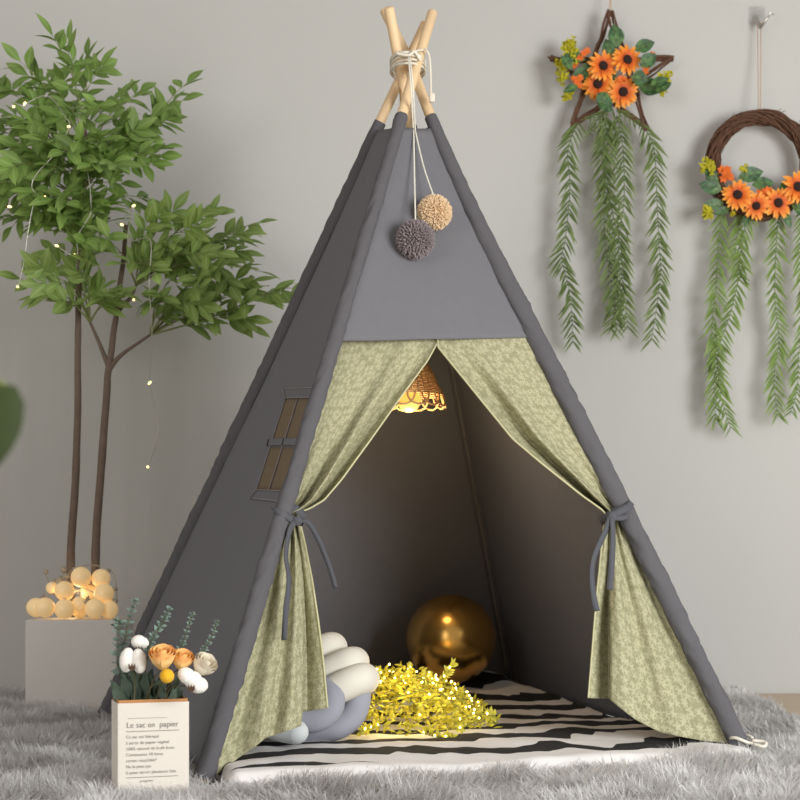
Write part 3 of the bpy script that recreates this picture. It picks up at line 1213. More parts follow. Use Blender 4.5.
def pompom(px, py, rpx, off, m, label, cordpts, seed):
    c = front(px, py, 0.0)
    r = rpx / FPX * c.y
    c = at(px, py, c.y - off / abs(fn.y))
    t = thing('pompom', label, 'pompom', c, 'pompoms on the tent front')
    rr = random.Random(seed)
    mb = MB()
    mb.sphere(c, r * 0.78, 20, 14)
    N = 1500
    for i in range(N):
        z = 1 - 2 * (i + .5) / N
        a = i * 2.39996
        q = math.sqrt(1 - z * z)
        d = V((q * math.cos(a), q * math.sin(a), z)) + V((rr.gauss(0, .06), rr.gauss(0, .06), rr.gauss(0, .06)))
        d.normalize()
        L = r * rr.uniform(0.9, 1.04)
        s = d.orthogonal().normalized()
        s = Matrix.Rotation(rr.uniform(0, 6.28), 3, d) @ s
        b = d.cross(s)
        tip = c + d * L
        w0 = 0.0019
        base = c + d * r * 0.7
        vs = []
        for (p, ww) in ((base, w0 * 0.8), (c + d * L * 0.93, w0), (tip, w0 * 0.55)):
            for k in range(4):
                aa = PI / 2 * k
                vs.append(p + (s * math.cos(aa) + b * math.sin(aa)) * ww)
        fs = []
        for l in range(2):
            for k in range(4):
                k2 = (k + 1) % 4
                fs.append((l * 4 + k, l * 4 + k2, l * 4 + 4 + k2, l * 4 + 4 + k))
        fs.append((8, 9, 10, 11))
        mb.add(vs, fs)
    mb.build('pompom_ball', m, t, smooth=False)
    mb = MB()
    mb.tube(smooth_path(cordpts + [c + V((0, 0, r * 0.8))], 24), 0.0019, 6)
    mb.build('string', M['string'], t)


knot_p = cx + V((0.0, -0.085, 0.0))
pompom(415.5, 239.5, 19.5, 0.055, M['pom_grey'], 'dark grey fluffy pompom, the lower of two hanging on the tent front', [knot_p, front(411, 88, 0.10), front(413, 127, 0.020), front(413.6, 134, 0.022), front(414.5, 180, 0.04)], 1)
pompom(434.5, 212.5, 17.5, 0.047, M['pom_tan'], 'tan fluffy pompom, the upper of two hanging on the tent front', [knot_p + V((0.004, 0, 0)), front(413, 88, 0.10), front(415, 127, 0.021), front(416, 134, 0.022), front(424, 168, 0.036)], 2)
# ------------------------------------------------------------------ potted tree by the wall
M['planter'] = mat('matt_white_planter', (205, 200, 194), 0.7, var=0.02, vscale=6)
M['soil'] = mat('planter_lid', (200, 194, 186), 0.8)
M['bark'] = mat('brown_bark', (112, 96, 84), 0.9, var=0.3, vscale=40, bump=0.6, bscale=120)
M['twig'] = mat('green_twig', (128, 136, 82), 0.7)
M['leafA'] = ramp_mat('fresh_green_leaf', [(0, (112, 144, 62)), (0.5, (122, 152, 72)), (1, (140, 166, 88))], 0.55, trans=0.32, var=0.22, vscale=9, rib=(150, 176, 104))
M['leafB'] = ramp_mat('light_green_leaf', [(0, (116, 146, 66)), (0.5, (136, 162, 82)), (1, (152, 176, 100))], 0.55, trans=0.32, var=0.22, vscale=9, rib=(166, 188, 120))

PY = 4.2
pl0, pl1 = at(25, 620, PY), at(117, 620, PY)
PW = pl1.x - pl0.x
PTOP = pl0.z
pc = V(((pl0.x + pl1.x) / 2, PY + PW / 2, -0.0225))
tree = thing('potted_tree', 'two slim leafy green tree stems growing from square white planter', 'tree', pc)
mb = MB()
mb.box((pc.x, pc.y, (PTOP - 0.0225) / 2), (PW, PW, PTOP + 0.0225))
bevel(mb.build('planter', M['planter'], tree), 0.004, 3)

TY = 4.40


def trunk(pts, r0, r1, name='tree_trunk'):
    P = smooth_path(pts, 50)
    mb = MB()
    R = [(r0 + (r1 - r0) * i / 49) * (1 + 0.10 * noise.noise(V((i * 0.9, r0 * 900, 0)))) for i in range(50)]
    P = [p + V((noise.noise(V((i * .25, 1, r0 * 99))), 0, 0)) * 0.003 for i, p in enumerate(P)]
    mb.tube(P, R, 12)
    return P, mb


rt = random.Random(5)
LEAFP = (0.04, 0.5, 0.9, 1.0, 0.82, 0.46, 0.0)


def leaflets(ml, mt, p, d, L, k, scale=1.0):
    """a spray: a thin stalk with opposite pairs of pointed leaflets and one at the tip"""
    d = d.normalized()
    P = [p + d * L * t + V((0, 0, -0.18 * L * t * t)) for t in (0, .33, .66, 1)]
    mt.tube(P, [0.0014, 0.0012, 0.001, 0.0008], 5)
    nrm = (V((0, -0.75, 0.55)) + V((rt.gauss(0, .38), rt.gauss(0, .3), rt.gauss(0, .35)))).normalized()
    s = d.cross(nrm).normalized()
    for i in range(k):
        t = (i + 0.7) / (k + 0.3)
        q = P[0].lerp(P[3], t) if t > .99 else P[int(t * 3)].lerp(P[min(3, int(t * 3) + 1)], t * 3 % 1)
        for sg in (-1, 1):
            dd = d * 0.75 + s * sg * rt.uniform(.65, 1.0) + V((rt.gauss(0, .14), rt.gauss(0, .14), rt.gauss(-.08, .16)))
            ml.leaf(q, dd, nrm + V((rt.gauss(0, .2), rt.gauss(0, .2), rt.gauss(0, .2))), rt.uniform(.054, .080) * scale, rt.uniform(.025, .034) * scale,
                    curl=rt.uniform(.0, .35), fold=rt.uniform(.1, .3), prof=LEAFP)
    ml.leaf(P[3], d + V((0, 0, -.15)), nrm, rt.uniform(.062, .084) * scale, rt.uniform(.026, .034) * scale, curl=rt.uniform(0, .3), fold=.2, prof=LEAFP)


def limb(mtw, ml, a, b, r, sag, dens=1.0, scale=1.0, start=0.3):
    mid = a.lerp(b, 0.5) + V((0, 0, sag))
    P = smooth_path([a, mid, b], 16)
    mtw.tube(P, [r * (1 - 0.8 * i / 15) for i in range(16)], 6)
    ln_ = (b - a).length
    k = max(3, int(ln_ / 0.062 * dens))
    for i in range(k):
        t = start + (1 - start) * i / max(1, k - 1)
        j = min(14, int(t * 15))
        p = P[j].lerp(P[j + 1], t * 15 - j)
        T = (P[j + 1] - P[j]).normalized()
        side = T.cross(V((0, -0.3, 1))).normalized() * (1 if i % 2 else -1)
        d = T * (0.7 + 0.5 * t) + side * rt.uniform(.4, 1.1) + V((rt.gauss(0, .3), rt.gauss(0, .35), rt.gauss(.05, .3)))
        if i == k - 1:
            d = T + V((0, 0, rt.gauss(0, .15)))
        leaflets(ml, mtw, p, d, rt.uniform(.05, .10) * scale, rt.choice((1, 2, 2, 3)), scale)


# left stem and its crown
P1, mbt = trunk([V((at(70, 565, TY).x, TY, 0.10)), at(71, 565, TY), at(75.5, 470, TY), at(78, 380, TY), at(78, 300, TY), at(82, 230, TY), at(86, 160, TY), at(84, 110, TY)], 0.0135, 0.005)
mbt.build('tree_trunk', M['bark'], tree)
mtw, ml = MB(), MB()
crownA = [  # (tip column, row, depth shift), start row on the trunk, lift of the bow
    ((62, 36, -.05), 130, .03), ((88, 52, .05), 140, .05), ((30, 60, -.08), 150, .03), ((8, 82, .02), 160, .03), ((52, 75, .1), 150, .02),
    ((112, 95, -.06), 160, .04), ((128, 92, .08), 170, .04), ((150, 120, 0), 175, .04), ((181, 90, .04), 180, .0), ((150, 150, -.1), 190, .03),
    ((-18, 110, .0), 170, .04), ((0, 140, -.12), 185, .03), ((-25, 165, .06), 195, .03), ((12, 195, -.08), 210, .03), ((-22, 215, .04), 215, .02),
    ((40, 120, -.14), 170, .03), ((75, 110, -.16), 165, .02), ((100, 140, -.15), 180, .02), ((130, 165, -.06), 200, .03), ((60, 165, -.18), 200, .03),
    ((30, 165, .1), 190, .03), ((45, 215, -.12), 225, .03), ((110, 195, -.14), 215, .02), ((85, 215, -.16), 235, .02), ((140, 200, .08), 220, .03),
    ((10, 225, -.02), 225, .02), ((65, 90, -.02), 140, .02), ((120, 130, .02), 170, .02), ((20, 110, -.06), 165, .03), ((90, 170, -.12), 200, .02),
    ((20, 160, -.2), 190, .02), ((50, 140, -.22), 180, .02), ((115, 160, -.2), 190, .02), ((80, 140, -.24), 180, .02), ((35, 195, -.2), 210, .01), ((70, 195, -.24), 215, .01), ((105, 215, -.2), 235, .01),
    ((0, 180, -.05), 200, .02), ((-5, 125, .08), 180, .03), ((60, 225, -.2), 245, .01), ((130, 130, -.05), 185, .03), ((85, 250, -.18), 262, .01)]


def on_trunk(P, row):
    return min(P, key=lambda p: abs(HOR + FPX * (CAMZ - p.z) / p.y - row))


for (tx, ty, dy), row, bow in crownA:
    limb(mtw, ml, on_trunk(P1, row), at(tx + (80 - tx) * .14, ty + (175 - ty) * .16, TY + dy), 0.0036, bow, 1.35)
mtw.build('twigs', M['twig'], tree)
ml.build('foliage', M['leafA'], tree)

# right stem, forked, with its lower crown
P2, mbt = trunk([V((at(95, 565, TY).x, TY - .02, 0.10)), at(95.5, 568, TY - .02), at(100, 480, TY - .02), at(106, 400, TY - .02), at(109, 366, TY - .02), at(114, 330, TY - .02), at(119, 295, TY - .02), at(124, 255, TY - .02), at(126, 225, TY - .02)], 0.0135, 0.006)
for pts in ([(109, 368), (104, 355), (98, 340), (90, 322)], [(109, 370), (117, 359), (128, 350), (150, 335)], [(117, 312), (124, 304), (131, 297), (136, 285)]):
    mbt.tube(smooth_path([at(x, y, TY - .02) for x, y in pts], 14), [0.0082 - 0.0045 * i / 13 for i in range(14)], 10)
mbt.build('tree_trunk', M['bark'], tree)
mtw, ml = MB(), MB()
ends = {'l': at(90, 322, TY - .02), 'r': at(150, 335, TY - .02), 'm': at(136, 285, TY - .02)}
crownB = [('r', (284, 296, -.08), -.01), ('r', (232, 318, -.04), .02), ('r', (240, 285, .05), .03), ('m', (228, 232, -.02), .03), ('m', (252, 222, .08), .0), ('m', (205, 208, .04), .03),
          ('m', (240, 262, -.1), .03), ('m', (185, 225, -.1), .04), ('m', (200, 250, -.16), .03), ('m', (165, 215, .0), .03), ('l', (30, 288, -.06), .02), ('l', (48, 260, .03), .02),
          ('l', (60, 235, -.1), .02), ('l', (40, 275, -.14), .03), ('l', (78, 268, -.18), .02), ('m', (108, 240, -.15), .02), ('m', (150, 260, -.2), .02), ('r', (190, 300, -.2), .02),
          ('r', (215, 275, -.16), .03), ('m', (140, 235, -.06), .02), ('r', (175, 275, .05), .03), ('r', (160, 300, -.15), .02), ('l', (110, 300, -.16), .02), ('m', (170, 245, -.05), .03),
          ('r', (262, 290, .05), .02), ('m', (220, 245, .06), .03), ('l', (70, 292, .04), .02), ('r', (210, 300, .0), .02), ('m', (195, 270, .02), .03)]
for k, (tx, ty, dy), bow in crownB:
    limb(mtw, ml, ends[k], at(tx + (150 - tx) * .13, ty + (280 - ty) * .12, TY - .02 + dy), 0.0034, bow, 1.1, start=0.28 if k != 'r' else 0.32)
mtw.build('twigs', M['twig'], tree)
ml.build('foliage', M['leafB'], tree)

# ------------------------------------------------------------------ string of globe lights heaped on the planter
M['globe'] = mat('frosted_globe', (240, 214, 168), 0.35, emit=(255, 206, 130), estr=0.24)
M['wire_clear'] = mat('clear_plastic', (170, 158, 140), 0.25, spec=0.8)
globes = thing('globe_string_lights', 'string of glowing round globe lights heaped on the white planter', 'string lights', (pc.x, pc.y - .05, PTOP))
GL = [(36, 607.5, 4.25, 9.6), (45, 607.5, 4.232, 10), (64.5, 609, 4.235, 10), (79.5, 604, 4.26, 7.5), (95, 608.5, 4.235, 10), (109, 610, 4.27, 9.3), (104, 593.5, 4.28, 10.2),
      (101, 578.5, 4.31, 9.6), (81, 577, 4.29, 10.2), (64.5, 591, 4.27, 9.8), (52, 588, 4.33, 6.0), (80, 612, 4.30, 8.0), (90, 592, 4.335, 9)]
prev = None
wm = MB()
for gx, gy, gY, gr in GL:
    c = at(gx, gy, gY)
    r = gr * gY / FPX
    c.z = max(c.z, PTOP + r + 0.0005)
    mb = MB()
    mb.sphere(c, r, 24, 16)
    mb.build('globe', M['globe'], globes)
    cdir = V((rt.gauss(0, .5), 0.4, 0.5)).normalized()
    wm.tube([c + cdir * r * 0.95, c + cdir * (r + 0.011)], 0.0065, 10)
    if prev:
        wm.tube(smooth_path([prev, prev.lerp(c + cdir * (r + 0.01), .5) + V((0, 0.012, 0.012)), c + cdir * (r + 0.01)], 12), 0.0016, 5)
    prev = c + cdir * (r + 0.01)
for q in range(6):
    a, b, c_ = [at(rt.uniform(45, 102), rt.uniform(572, 604), rt.uniform(4.30, 4.36)) for _ in range(3)]
    wm.tube(smooth_path([a, b, c_], 14), 0.0018, 5)
    wm.tube([a, a + V((.004, 0, .012))], 0.0065, 10)
for q in ((62, 567), (68, 574), (58, 577)):
    a = at(q[0], q[1], 4.32)
    wm.tube([a, a + V((rt.gauss(0, .01), 0.0, -.014))], 0.0085, 10)
    wm.tube(smooth_path([a, a + V((.01, 0, -.02)), at(66, 590, 4.30)], 10), 0.0018, 5)
wm.build('wire', M['wire_clear'], globes)
l = bpy.data.lights.new('globe_glow', 'POINT')
l.energy, l.color, l.shadow_soft_size = 0.28, (1.0, 0.74, 0.4), 0.03
link('globe_glow', l).location = at(72, 598, 4.32)

# ------------------------------------------------------------------ fairy lights in the tree
M['silver'] = mat('silver_wire', (196, 192, 180), 0.35, metal=0.8)
M['led2'] = mat('warm_fairy_bulb', (255, 240, 200), 0.4, emit=(255, 222, 140), estr=2.6)
fl = thing('fairy_lights', 'thin silver wire of warm fairy lights draped through the tree', 'fairy lights', at(85, 200, 4.2))
mb = MB()
runs = [[(25, 104, 4.17), (48, 96, 4.18), (66, 118, 4.17), (69, 127, 4.17), (56, 152, 4.16), (36, 175, 4.16), (32, 188, 4.16), (40, 198, 4.16), (34, 203, 4.16), (28, 232, 4.16), (24, 262, 4.17), (18, 287, 4.18)],
        [(85, 164, 4.17), (89, 180, 4.16), (91, 205, 4.16), (90, 215, 4.16), (78, 236, 4.17), (76, 256, 4.17), (57, 246, 4.17)],
        [(122, 225, 4.2), (134, 205, 4.22), (128, 240, 4.2), (150, 240, 4.17), (149, 285, 4.17), (152, 330, 4.2), (150, 383, 4.25), (157, 415, 4.27), (157, 440, 4.28), (148, 467, 4.3)]]
for r_ in runs:
    mb.tube(smooth_path([at(*p) for p in r_], 90), 0.0013, 5)
mb.build('wire', M['silver'], fl)
mb = MB()
mb.sphere((0, 0, 0), (0.0034, 0.0034, 0.0072), 10, 8)
first = None
for p in ((25, 104, 4.17), (14, 107, 4.18), (69, 127, 4.17), (85, 164, 4.165), (45, 198, 4.155), (10, 207, 4.16), (122, 225, 4.2), (57, 246, 4.165), (76, 256, 4.165), (18, 287, 4.18),
          (150, 383, 4.25), (148, 467, 4.3), (134, 300, 4.18), (134, 206, 4.22)):
    if first is None:
        b = first = mb.build('bulb', M['led2'])
    else:
        b = first.copy()
        COL.objects.link(b)
    b.parent = fl
    b.matrix_parent_inverse = fl.matrix_world.inverted()
    b.location = at(*p) + V((0, -0.004, 0))
    b.rotation_euler = (rt.uniform(0, 3), rt.uniform(0, 3), 0)

# ------------------------------------------------------------------ paper bag of dried flowers
M['paper'] = mat('white_paper', (212, 205, 194), 0.8, var=0.02, vscale=30, bump=0.15, bscale=60)
M['kraft'] = mat('brown_kraft_paper', (176, 124, 76), 0.8, var=0.08, vscale=60)
M['ink'] = mat('grey_print', (134, 128, 120), 0.8)
phi = math.radians(18.0)
bx, by = V((math.cos(phi), math.sin(phi), 0)), V((-math.sin(phi), math.cos(phi), 0))
B0 = at(118, 785, 2.70)
BW, BD, BT, BB = 0.1275, 0.083, at(118, 703.5, 2.70).z, -0.0222
B0.z = 0


def bagp(u, v, z):
    return B0 + bx * u + by * v + V((0, 0, z))


bagc = bagp(BW / 2, BD / 2, BB)
bag = thing('paper_bag', 'small white printed paper bag holding dried flowers on the fur rug', 'bag', bagc)
mb = MB()
hgt = BT - BB
N = 14


def wall_rows(u0, v0, u1, v1, bulge):
    rows = []
    for i in range(N + 1):
        z = BB + hgt * i / N
        rows.append([bagp(u0 + (u1 - u0) * j / N, v0 + (v1 - v0) * j / N, z) + bulge * (math.sin(PI * j / N) * math.sin(PI * i / N)) for j in range(N + 1)])
    return rows


mb.grid(wall_rows(0, 0, BW, 0, V()))
mb.grid(wall_rows(BW, 0, BW, BD, bx * -0.003))
mb.grid(wall_rows(BW, BD, 0, BD, V()))
mb.grid(wall_rows(0, BD, 0, 0, bx * 0.003))
mb.add([bagp(0, 0, BB), bagp(BW, 0, BB), bagp(BW, BD, BB), bagp(0, BD, BB)], [(3, 2, 1, 0)])
ob = mb.build('bag_body', M['paper'], bag, smooth=False)
solid(ob, 0.0010, 1)
mb = MB()
e = 0.0015
for (a, b) in (((e, e), (BW - e, e)), ((BW - e, e), (BW - e, BD - e)), ((BW - e, BD - e), (e, BD - e)), ((e, BD - e), (e, e))):
    up = 0.0055
    mb.add([bagp(a[0], a[1], BT - .008), bagp(b[0], b[1], BT - .008), bagp(b[0], b[1], BT + up), bagp(a[0], a[1], BT + up)], [(0, 1, 2, 3)])
lin_o = mb.build('bag_lining', M['kraft'], bag, smooth=False)
solid(lin_o, 0.0009, 0)
lin_o['label'] = 'brown kraft lining showing above the rim'

rotm = Matrix((bx, V((0, 0, 1)), bx.cross(V((0, 0, 1))))).transposed().to_4x4()


def text_mesh(body, size, pos, stretch=1.0):
    cu = bpy.data.curves.new('print_text', 'FONT')
    cu.body = body
    cu.size = size
    cu.space_character = 1.05
    to = bpy.data.objects.new('print_text', cu)
    COL.objects.link(to)
    bpy.context.view_layer.update()
    me = bpy.data.meshes.new_from_object(to.evaluated_get(bpy.context.evaluated_depsgraph_get()))
    bpy.data.objects.remove(to)
    bpy.data.curves.remove(cu)
    vs = [pos + (rotm.to_3x3() @ V((v.co.x * stretch, v.co.y, 0))) for v in me.vertices]
    fs = [tuple(p.vertices) for p in me.polygons]
    wdt = max(v.co.x for v in me.vertices) * stretch
    bpy.data.meshes.remove(me)
    return vs, fs, wdt


def bagpx(px, py):
    """a point on the bag's front from the picture"""
    p = on_plane(px, py, bagp(0, -0.0022, 0), by)
    return p


mt = MB()


def print_line(body, px0, py_base, px1, size):
    vs, fs, wdt = text_mesh(body, size, V((0, 0, 0)))
    want = (bagpx(px1, py_base) - bagpx(px0, py_base)).length
    vs, fs, wdt = text_mesh(body, size, bagpx(px0, py_base), want / wdt)
    mt.add(vs, fs)


def rule(px0, px1, py, t=0.0006):
    a, b = bagpx(px0, py), bagpx(px1, py)
    a.z = b.z = (a.z + b.z) / 2
    mt.add([a - V((0, 0, t)), b - V((0, 0, t)), b + V((0, 0, t)), a + V((0, 0, t))], [(0, 1, 2, 3)])


rule(128, 167, 718.0, 0.00035)
print_line('Le sac en  papier', 126.5, 728, 178.5, 0.0145)
rule(126, 179.5, 730.8, 0.0006)
for i, (txt, x1) in enumerate((('Ce sac est fabriqué', 159), ('à partir de papier végétal', 169), ('100% naturel de kraft brun', 174), ('Contenance 10 litres', 163),
                              ('carton recyclable*', 157), ('Ne le jetez pas', 151), ('il peut servir plusieurs fois', 176))):
    print_line(txt, 126, 738.6 + i * 5.95, x1, 0.0078)
rule(126, 178, 776.8, 0.0006)
print_line('papier', 140, 782.0, 154, 0.006)
mt.build('printed_text', M['ink'], ob, smooth=False)

# flowers: each stem stands in the bag
M['cotton'] = mat('white_cotton', (238, 234, 226), 0.95, bump=0.5, bscale=250, spec=0.1, sss=0.1)
M['husk'] = mat('brown_husk', (84, 60, 42), 0.9)
M['stem'] = mat('dried_stem', (92, 88, 62), 0.85)
M['rose'] = ramp_mat('apricot_rose_petal', [(0, (255, 212, 112)), (0.6, (255, 220, 150)), (1, (252, 198, 126))], 0.8, var=0.15, trans=0.15, vscale=70)
M['ivory'] = ramp_mat('ivory_rose_petal', [(0, (236, 224, 196)), (1, (240, 232, 214))], 0.8, var=0.08, trans=0.15, vscale=70)
M['yellow'] = mat('yellow_craspedia', (232, 176, 36), 0.9, bump=1.0, bscale=420)
M['euc'] = ramp_mat('grey_green_eucalyptus', [(0, (96, 116, 104)), (1, (136, 156, 144))], 0.7, var=0.2, vscale=40, trans=0.1)
M['dkleaf'] = ramp_mat('dark_green_leaf', [(0, (48, 62, 50)), (1, (72, 90, 72))], 0.7, var=0.25, vscale=50)


def stem_to(t, head, foot_u, foot_v, r=0.0014, name='stem', m='stem'):
    f = bagp(foot_u * BW, foot_v * BD, BB + 0.012)
    rimp = bagp((foot_u * .7 + .15) * BW, foot_v * BD, BT + 0.008)
    mb = MB()
    mb.tube(smooth_path([f, rimp, head], 16), r, 6)
    return mb.build(name, M[m], t), rimp


def cotton(px, py, Y, spec, label, fu, fv):
    c = at(px, py, Y)
    t = thing('cotton_stem', label, 'flower', c, 'flowers in the paper bag')
    mb = MB()
    for ox, oy, rx, ry, rot in spec:
        r = V((rx, rx * 0.9, ry)) * (Y / FPX)
        mb.sphere(c + V((ox, 0.0, -oy)) * (Y / FPX), r, 20, 14, rot=Matrix.Rotation(rot, 3, 'Y'), fn=lambda d: 1 + 0.035 * noise.noise(d * 4 + c * 90))
    mb.build('cotton_boll', M['cotton'], t)
    mb = MB()
    b = c + V((0, -0.004, -0.014))
    for a in (-.5, .2, 1.1):
        mb.leaf(b + V((0.003 * math.sin(a), -0.012, -0.006)), V((0.4 * math.sin(a), -.25, 1)), V((0, -1, 0)), 0.015, 0.005, curl=-.1)
    mb.build('husk', M['husk'], t)
    stem_to(t, c + V((0, 0.004, -0.012)), fu, fv)


cotton(133, 659, 2.70, [(-6, 1, 7.5, 12.5, .15), (6, 2, 7.5, 12.5, -.12)], 'white cotton boll at the left end of the bouquet', .15, .3)
cotton(140, 642, 2.735, [(-1, 0, 8, 7, 0.2), (3, 1, 6, 6, 0)], 'small pale cotton tuft just above the left cotton boll', .3, .6)
cotton(192, 680, 2.68, [(-5, -4, 10, 8, .7), (6, 5, 10, 8.5, .1), (1, 0, 9, 9, 0)], 'white cotton boll hanging over right corner of the bag', .8, .25)


def rose(px, py, Y, rpx, tilt, m, label, fu, fv, seed):
    c = at(px, py, Y)
    R = rpx * Y / FPX
    t = thing('rose', label, 'flower', c, 'flowers in the paper bag')
    rr = random.Random(seed)
    rot = Matrix.Rotation(tilt, 3, 'Y') @ Matrix.Rotation(math.radians(27), 3, 'X')
    mb = MB()
    layers = [(3, .2, 1.1, .5), (4, .42, 1.12, .62), (5, .64, 1.08, .72), (6, .85, .98, .85), (6, 1.0, .8, .9)]
    for li, (n_, rad, top, wid) in enumerate(layers):
        for k in range(n_):
            a0 = 2 * PI * k / n_ + li * 0.6 + rr.gauss(0, .1)
            rows = []
            for i in range(7):
                v = i / 6
                row = []
                for j in range(7):
                    u = j / 6 - .5
                    a = a0 + u * wid * (2 * PI / n_) * 1.9
                    prof_r = rad * (0.35 + 0.65 * math.sin(min(1, v * 1.15) * PI / 2)) + (0.10 * v ** 4 if li > 1 else -.06 * v * v)
                    zz = -0.75 + (top + .75) * v - 0.22 * (2 * u) ** 2 * v + rr.gauss(0, .018)
                    row.append(c + rot @ (V((math.cos(a) * prof_r, math.sin(a) * prof_r, zz * .98)) * R))
                rows.append(row)
            mb.grid(rows, 0, uvf=lambda u, v: (v, u))
    mb.sphere(c + rot @ V((0, 0, -.2 * R)), R * 0.5, 12, 8)
    o = mb.build('rose_head', m, t)
    stem_to(t, c + rot @ V((0, 0, -R * .6)), fu, fv)


rose(162.5, 660, 2.685, 12.5, .05, M['rose'], 'larger apricot rose in the middle of the bouquet', .45, .35, 2)
rose(182, 662, 2.70, 10.5, .25, M['rose'], 'smaller apricot rose just left of the ivory rose', .62, .4, 3)
rose(202.5, 667, 2.70, 11.5, .7, M['ivory'], 'ivory white rose at the right end of the bouquet', .78, .5, 4)

c = at(167, 676, 2.66)
t = thing('craspedia', 'small yellow ball flower below the two apricot roses', 'flower', c, 'flowers in the paper bag')
mb = MB()
mb.sphere(c, 7.2 * 2.66 / FPX, 24, 16, fn=lambda d: 1 + 0.05 * math.sin(d.x * 40) * math.sin(d.z * 40))
mb.build('flower_head', M['yellow'], t)
stem_to(t, c + V((0, 0, -.01)), .4, .3, .0012)


def eucalyptus(pts, Y, label, fu, fv, size, n_, lo=0.25):
    tip = at(*pts[-1], Y)
    t = thing('eucalyptus_sprig', label, 'sprig', tip, 'eucalyptus in the paper bag')
    f = bagp(fu * BW, fv * BD, BB + 0.012)
    P = smooth_path([f, bagp((fu * .7 + .15) * BW, fv * BD, BT)] + [at(x, y, Y) for x, y in pts], 50)
    mb = MB()
    mb.tube(P, [0.0013 - 0.0007 * i / 49 for i in range(50)], 6)
    mb.build('stem', M['stem'], t)
    mb = MB()
    for i in range(n_):
        tt = lo + (1 - lo) * i / (n_ - 1)
        j = min(48, int(tt * 49))
        p = P[j]
        T = (P[j + 1] - P[j]).normalized()
        for sg in (-1, 1):
            s = T.cross(V((math.sin(i * 1.7), math.cos(i * 1.7), 0))).normalized()
            d = s * sg + T * 0.55 + V((rt.gauss(0, .15), rt.gauss(0, .15), rt.gauss(0, .15)))
            L = size * (1.15 - 0.55 * tt)
            mb.leaf(p, d, T + V((0, -.6, 0)), L, L * 0.82, curl=.1, fold=.12, prof=(0.15, .72, .98, .98, .75, .4, .06))
    mb.build('sprig_leaves', M['euc'], t)


eucalyptus([(118, 665), (118, 640), (119, 620), (116, 625)], 2.75, 'eucalyptus sprig drooping at the far left of the bouquet', .1, .75, .019, 14)
eucalyptus([(122, 660), (126, 635), (130, 615), (136, 600)], 2.76, 'tall eucalyptus sprig standing above the left cotton boll', .2, .8, .017, 15)
eucalyptus([(147, 660), (152, 640), (163, 622), (170, 608)], 2.74, 'leafiest eucalyptus sprig, rising between cotton and apricot rose', .4, .75, .016, 20, .42)
eucalyptus([(174, 660), (182, 645), (188, 628), (193, 612)], 2.76, 'thin eucalyptus sprig rising behind the smaller apricot rose', .55, .8, .0115, 15, .55)
eucalyptus([(194, 660), (204, 650), (213, 634), (217, 620)], 2.76, 'thin eucalyptus sprig leaning furthest right behind ivory rose', .72, .8, .011, 15, .55)

t = thing('dark_foliage', 'clump of dark green leaves filling the mouth of the paper bag', 'foliage', bagp(BW / 2, BD / 2, BT), None)
mb = MB()
for i in range(46):
    u, v = rt.uniform(.1, .9), rt.uniform(.3, .85)
    p = bagp(u * BW, v * BD, BT - 0.02 + rt.uniform(0, .03))
    d = V(((u - .55) * 1.0 + rt.gauss(0, .25) - .12, rt.gauss(0, .2), 1.0))
    L = rt.uniform(.028, .05) * (1.15 if u < .5 else .9)
    mb.leaf(p, d, V((rt.gauss(0, .5), -1, .3)), L, L * rt.uniform(.35, .6), curl=rt.uniform(-.1, .3), fold=.2)
for i in range(14):
    p = bagp(rt.uniform(.1, .6) * BW, rt.uniform(.4, .8) * BD, BT)
    mb.leaf(p, V((-.5 + rt.gauss(0, .3), rt.gauss(0, .2), 1.1)), V((rt.gauss(0, .3), -1, .4)), rt.uniform(.05, .075), .02, curl=.2, fold=.2)
for i in range(8):
    p = bagp(rt.uniform(.15, .85) * BW, rt.uniform(.35, .8) * BD, BB + .02)
    mb.tube([p, p + V((0, 0, BT - BB))], .0012, 5)
mb.build('leaf_clump', M['dkleaf'], t)

# ------------------------------------------------------------------ wall wreaths
M['vine_twig'] = mat('brown_twig', (94, 64, 46), 0.9, var=0.6, vscale=110, bump=0.6, bscale=200)
M['petal'] = ramp_mat('orange_sunflower_petal', [(0, (176, 66, 12)), (0.4, (228, 108, 24)), (0.75, (246, 150, 44)), (1, (250, 184, 84))], 0.6, trans=0.2, var=0.12, vscale=60)
M['disc'] = mat('dark_brown_flower_disc', (44, 24, 18), 0.95, bump=1.0, bscale=500)
M['blossom'] = mat('small_orange_blossom', (228, 112, 36), 0.7, var=0.2, vscale=80, trans=0.15)
M['yfill'] = mat('yellow_green_filler', (186, 178, 34), 0.7, var=0.3, vscale=90, trans=0.2)
M['wleaf'] = ramp_mat('variegated_wreath_leaf', [(0, (84, 112, 52)), (0.5, (62, 98, 56)), (1, (56, 90, 54))], 0.5, trans=0.15, var=0.6, vscale=85, rib=(92, 118, 62))
M['willow'] = ramp_mat('willow_leaf', [(0, (84, 102, 52)), (0.6, (104, 122, 66)), (1, (128, 144, 90))], 0.6, trans=0.2, var=0.2, vscale=20)
M['willow2'] = ramp_mat('light_willow_leaf', [(0, (96, 120, 54)), (0.6, (118, 142, 70)), (1, (142, 164, 94))], 0.6, trans=0.2, var=0.2, vscale=20)
M['twine'] = mat('jute_twine', (190, 160, 132), 0.9)
M['chrome'] = mat('steel_hook', (190, 186, 180), 0.25, metal=1.0)
M['pad'] = mat('clear_adhesive_pad', (250, 250, 250), 0.05)
M['pad'].node_tree.nodes['Principled BSDF'].inputs['Transmission Weight'].default_value = 1.0
M['pad'].node_tree.nodes['Principled BSDF'].inputs['IOR'].default_value = 1.04
WY = 4.86
rw = random.Random(23)


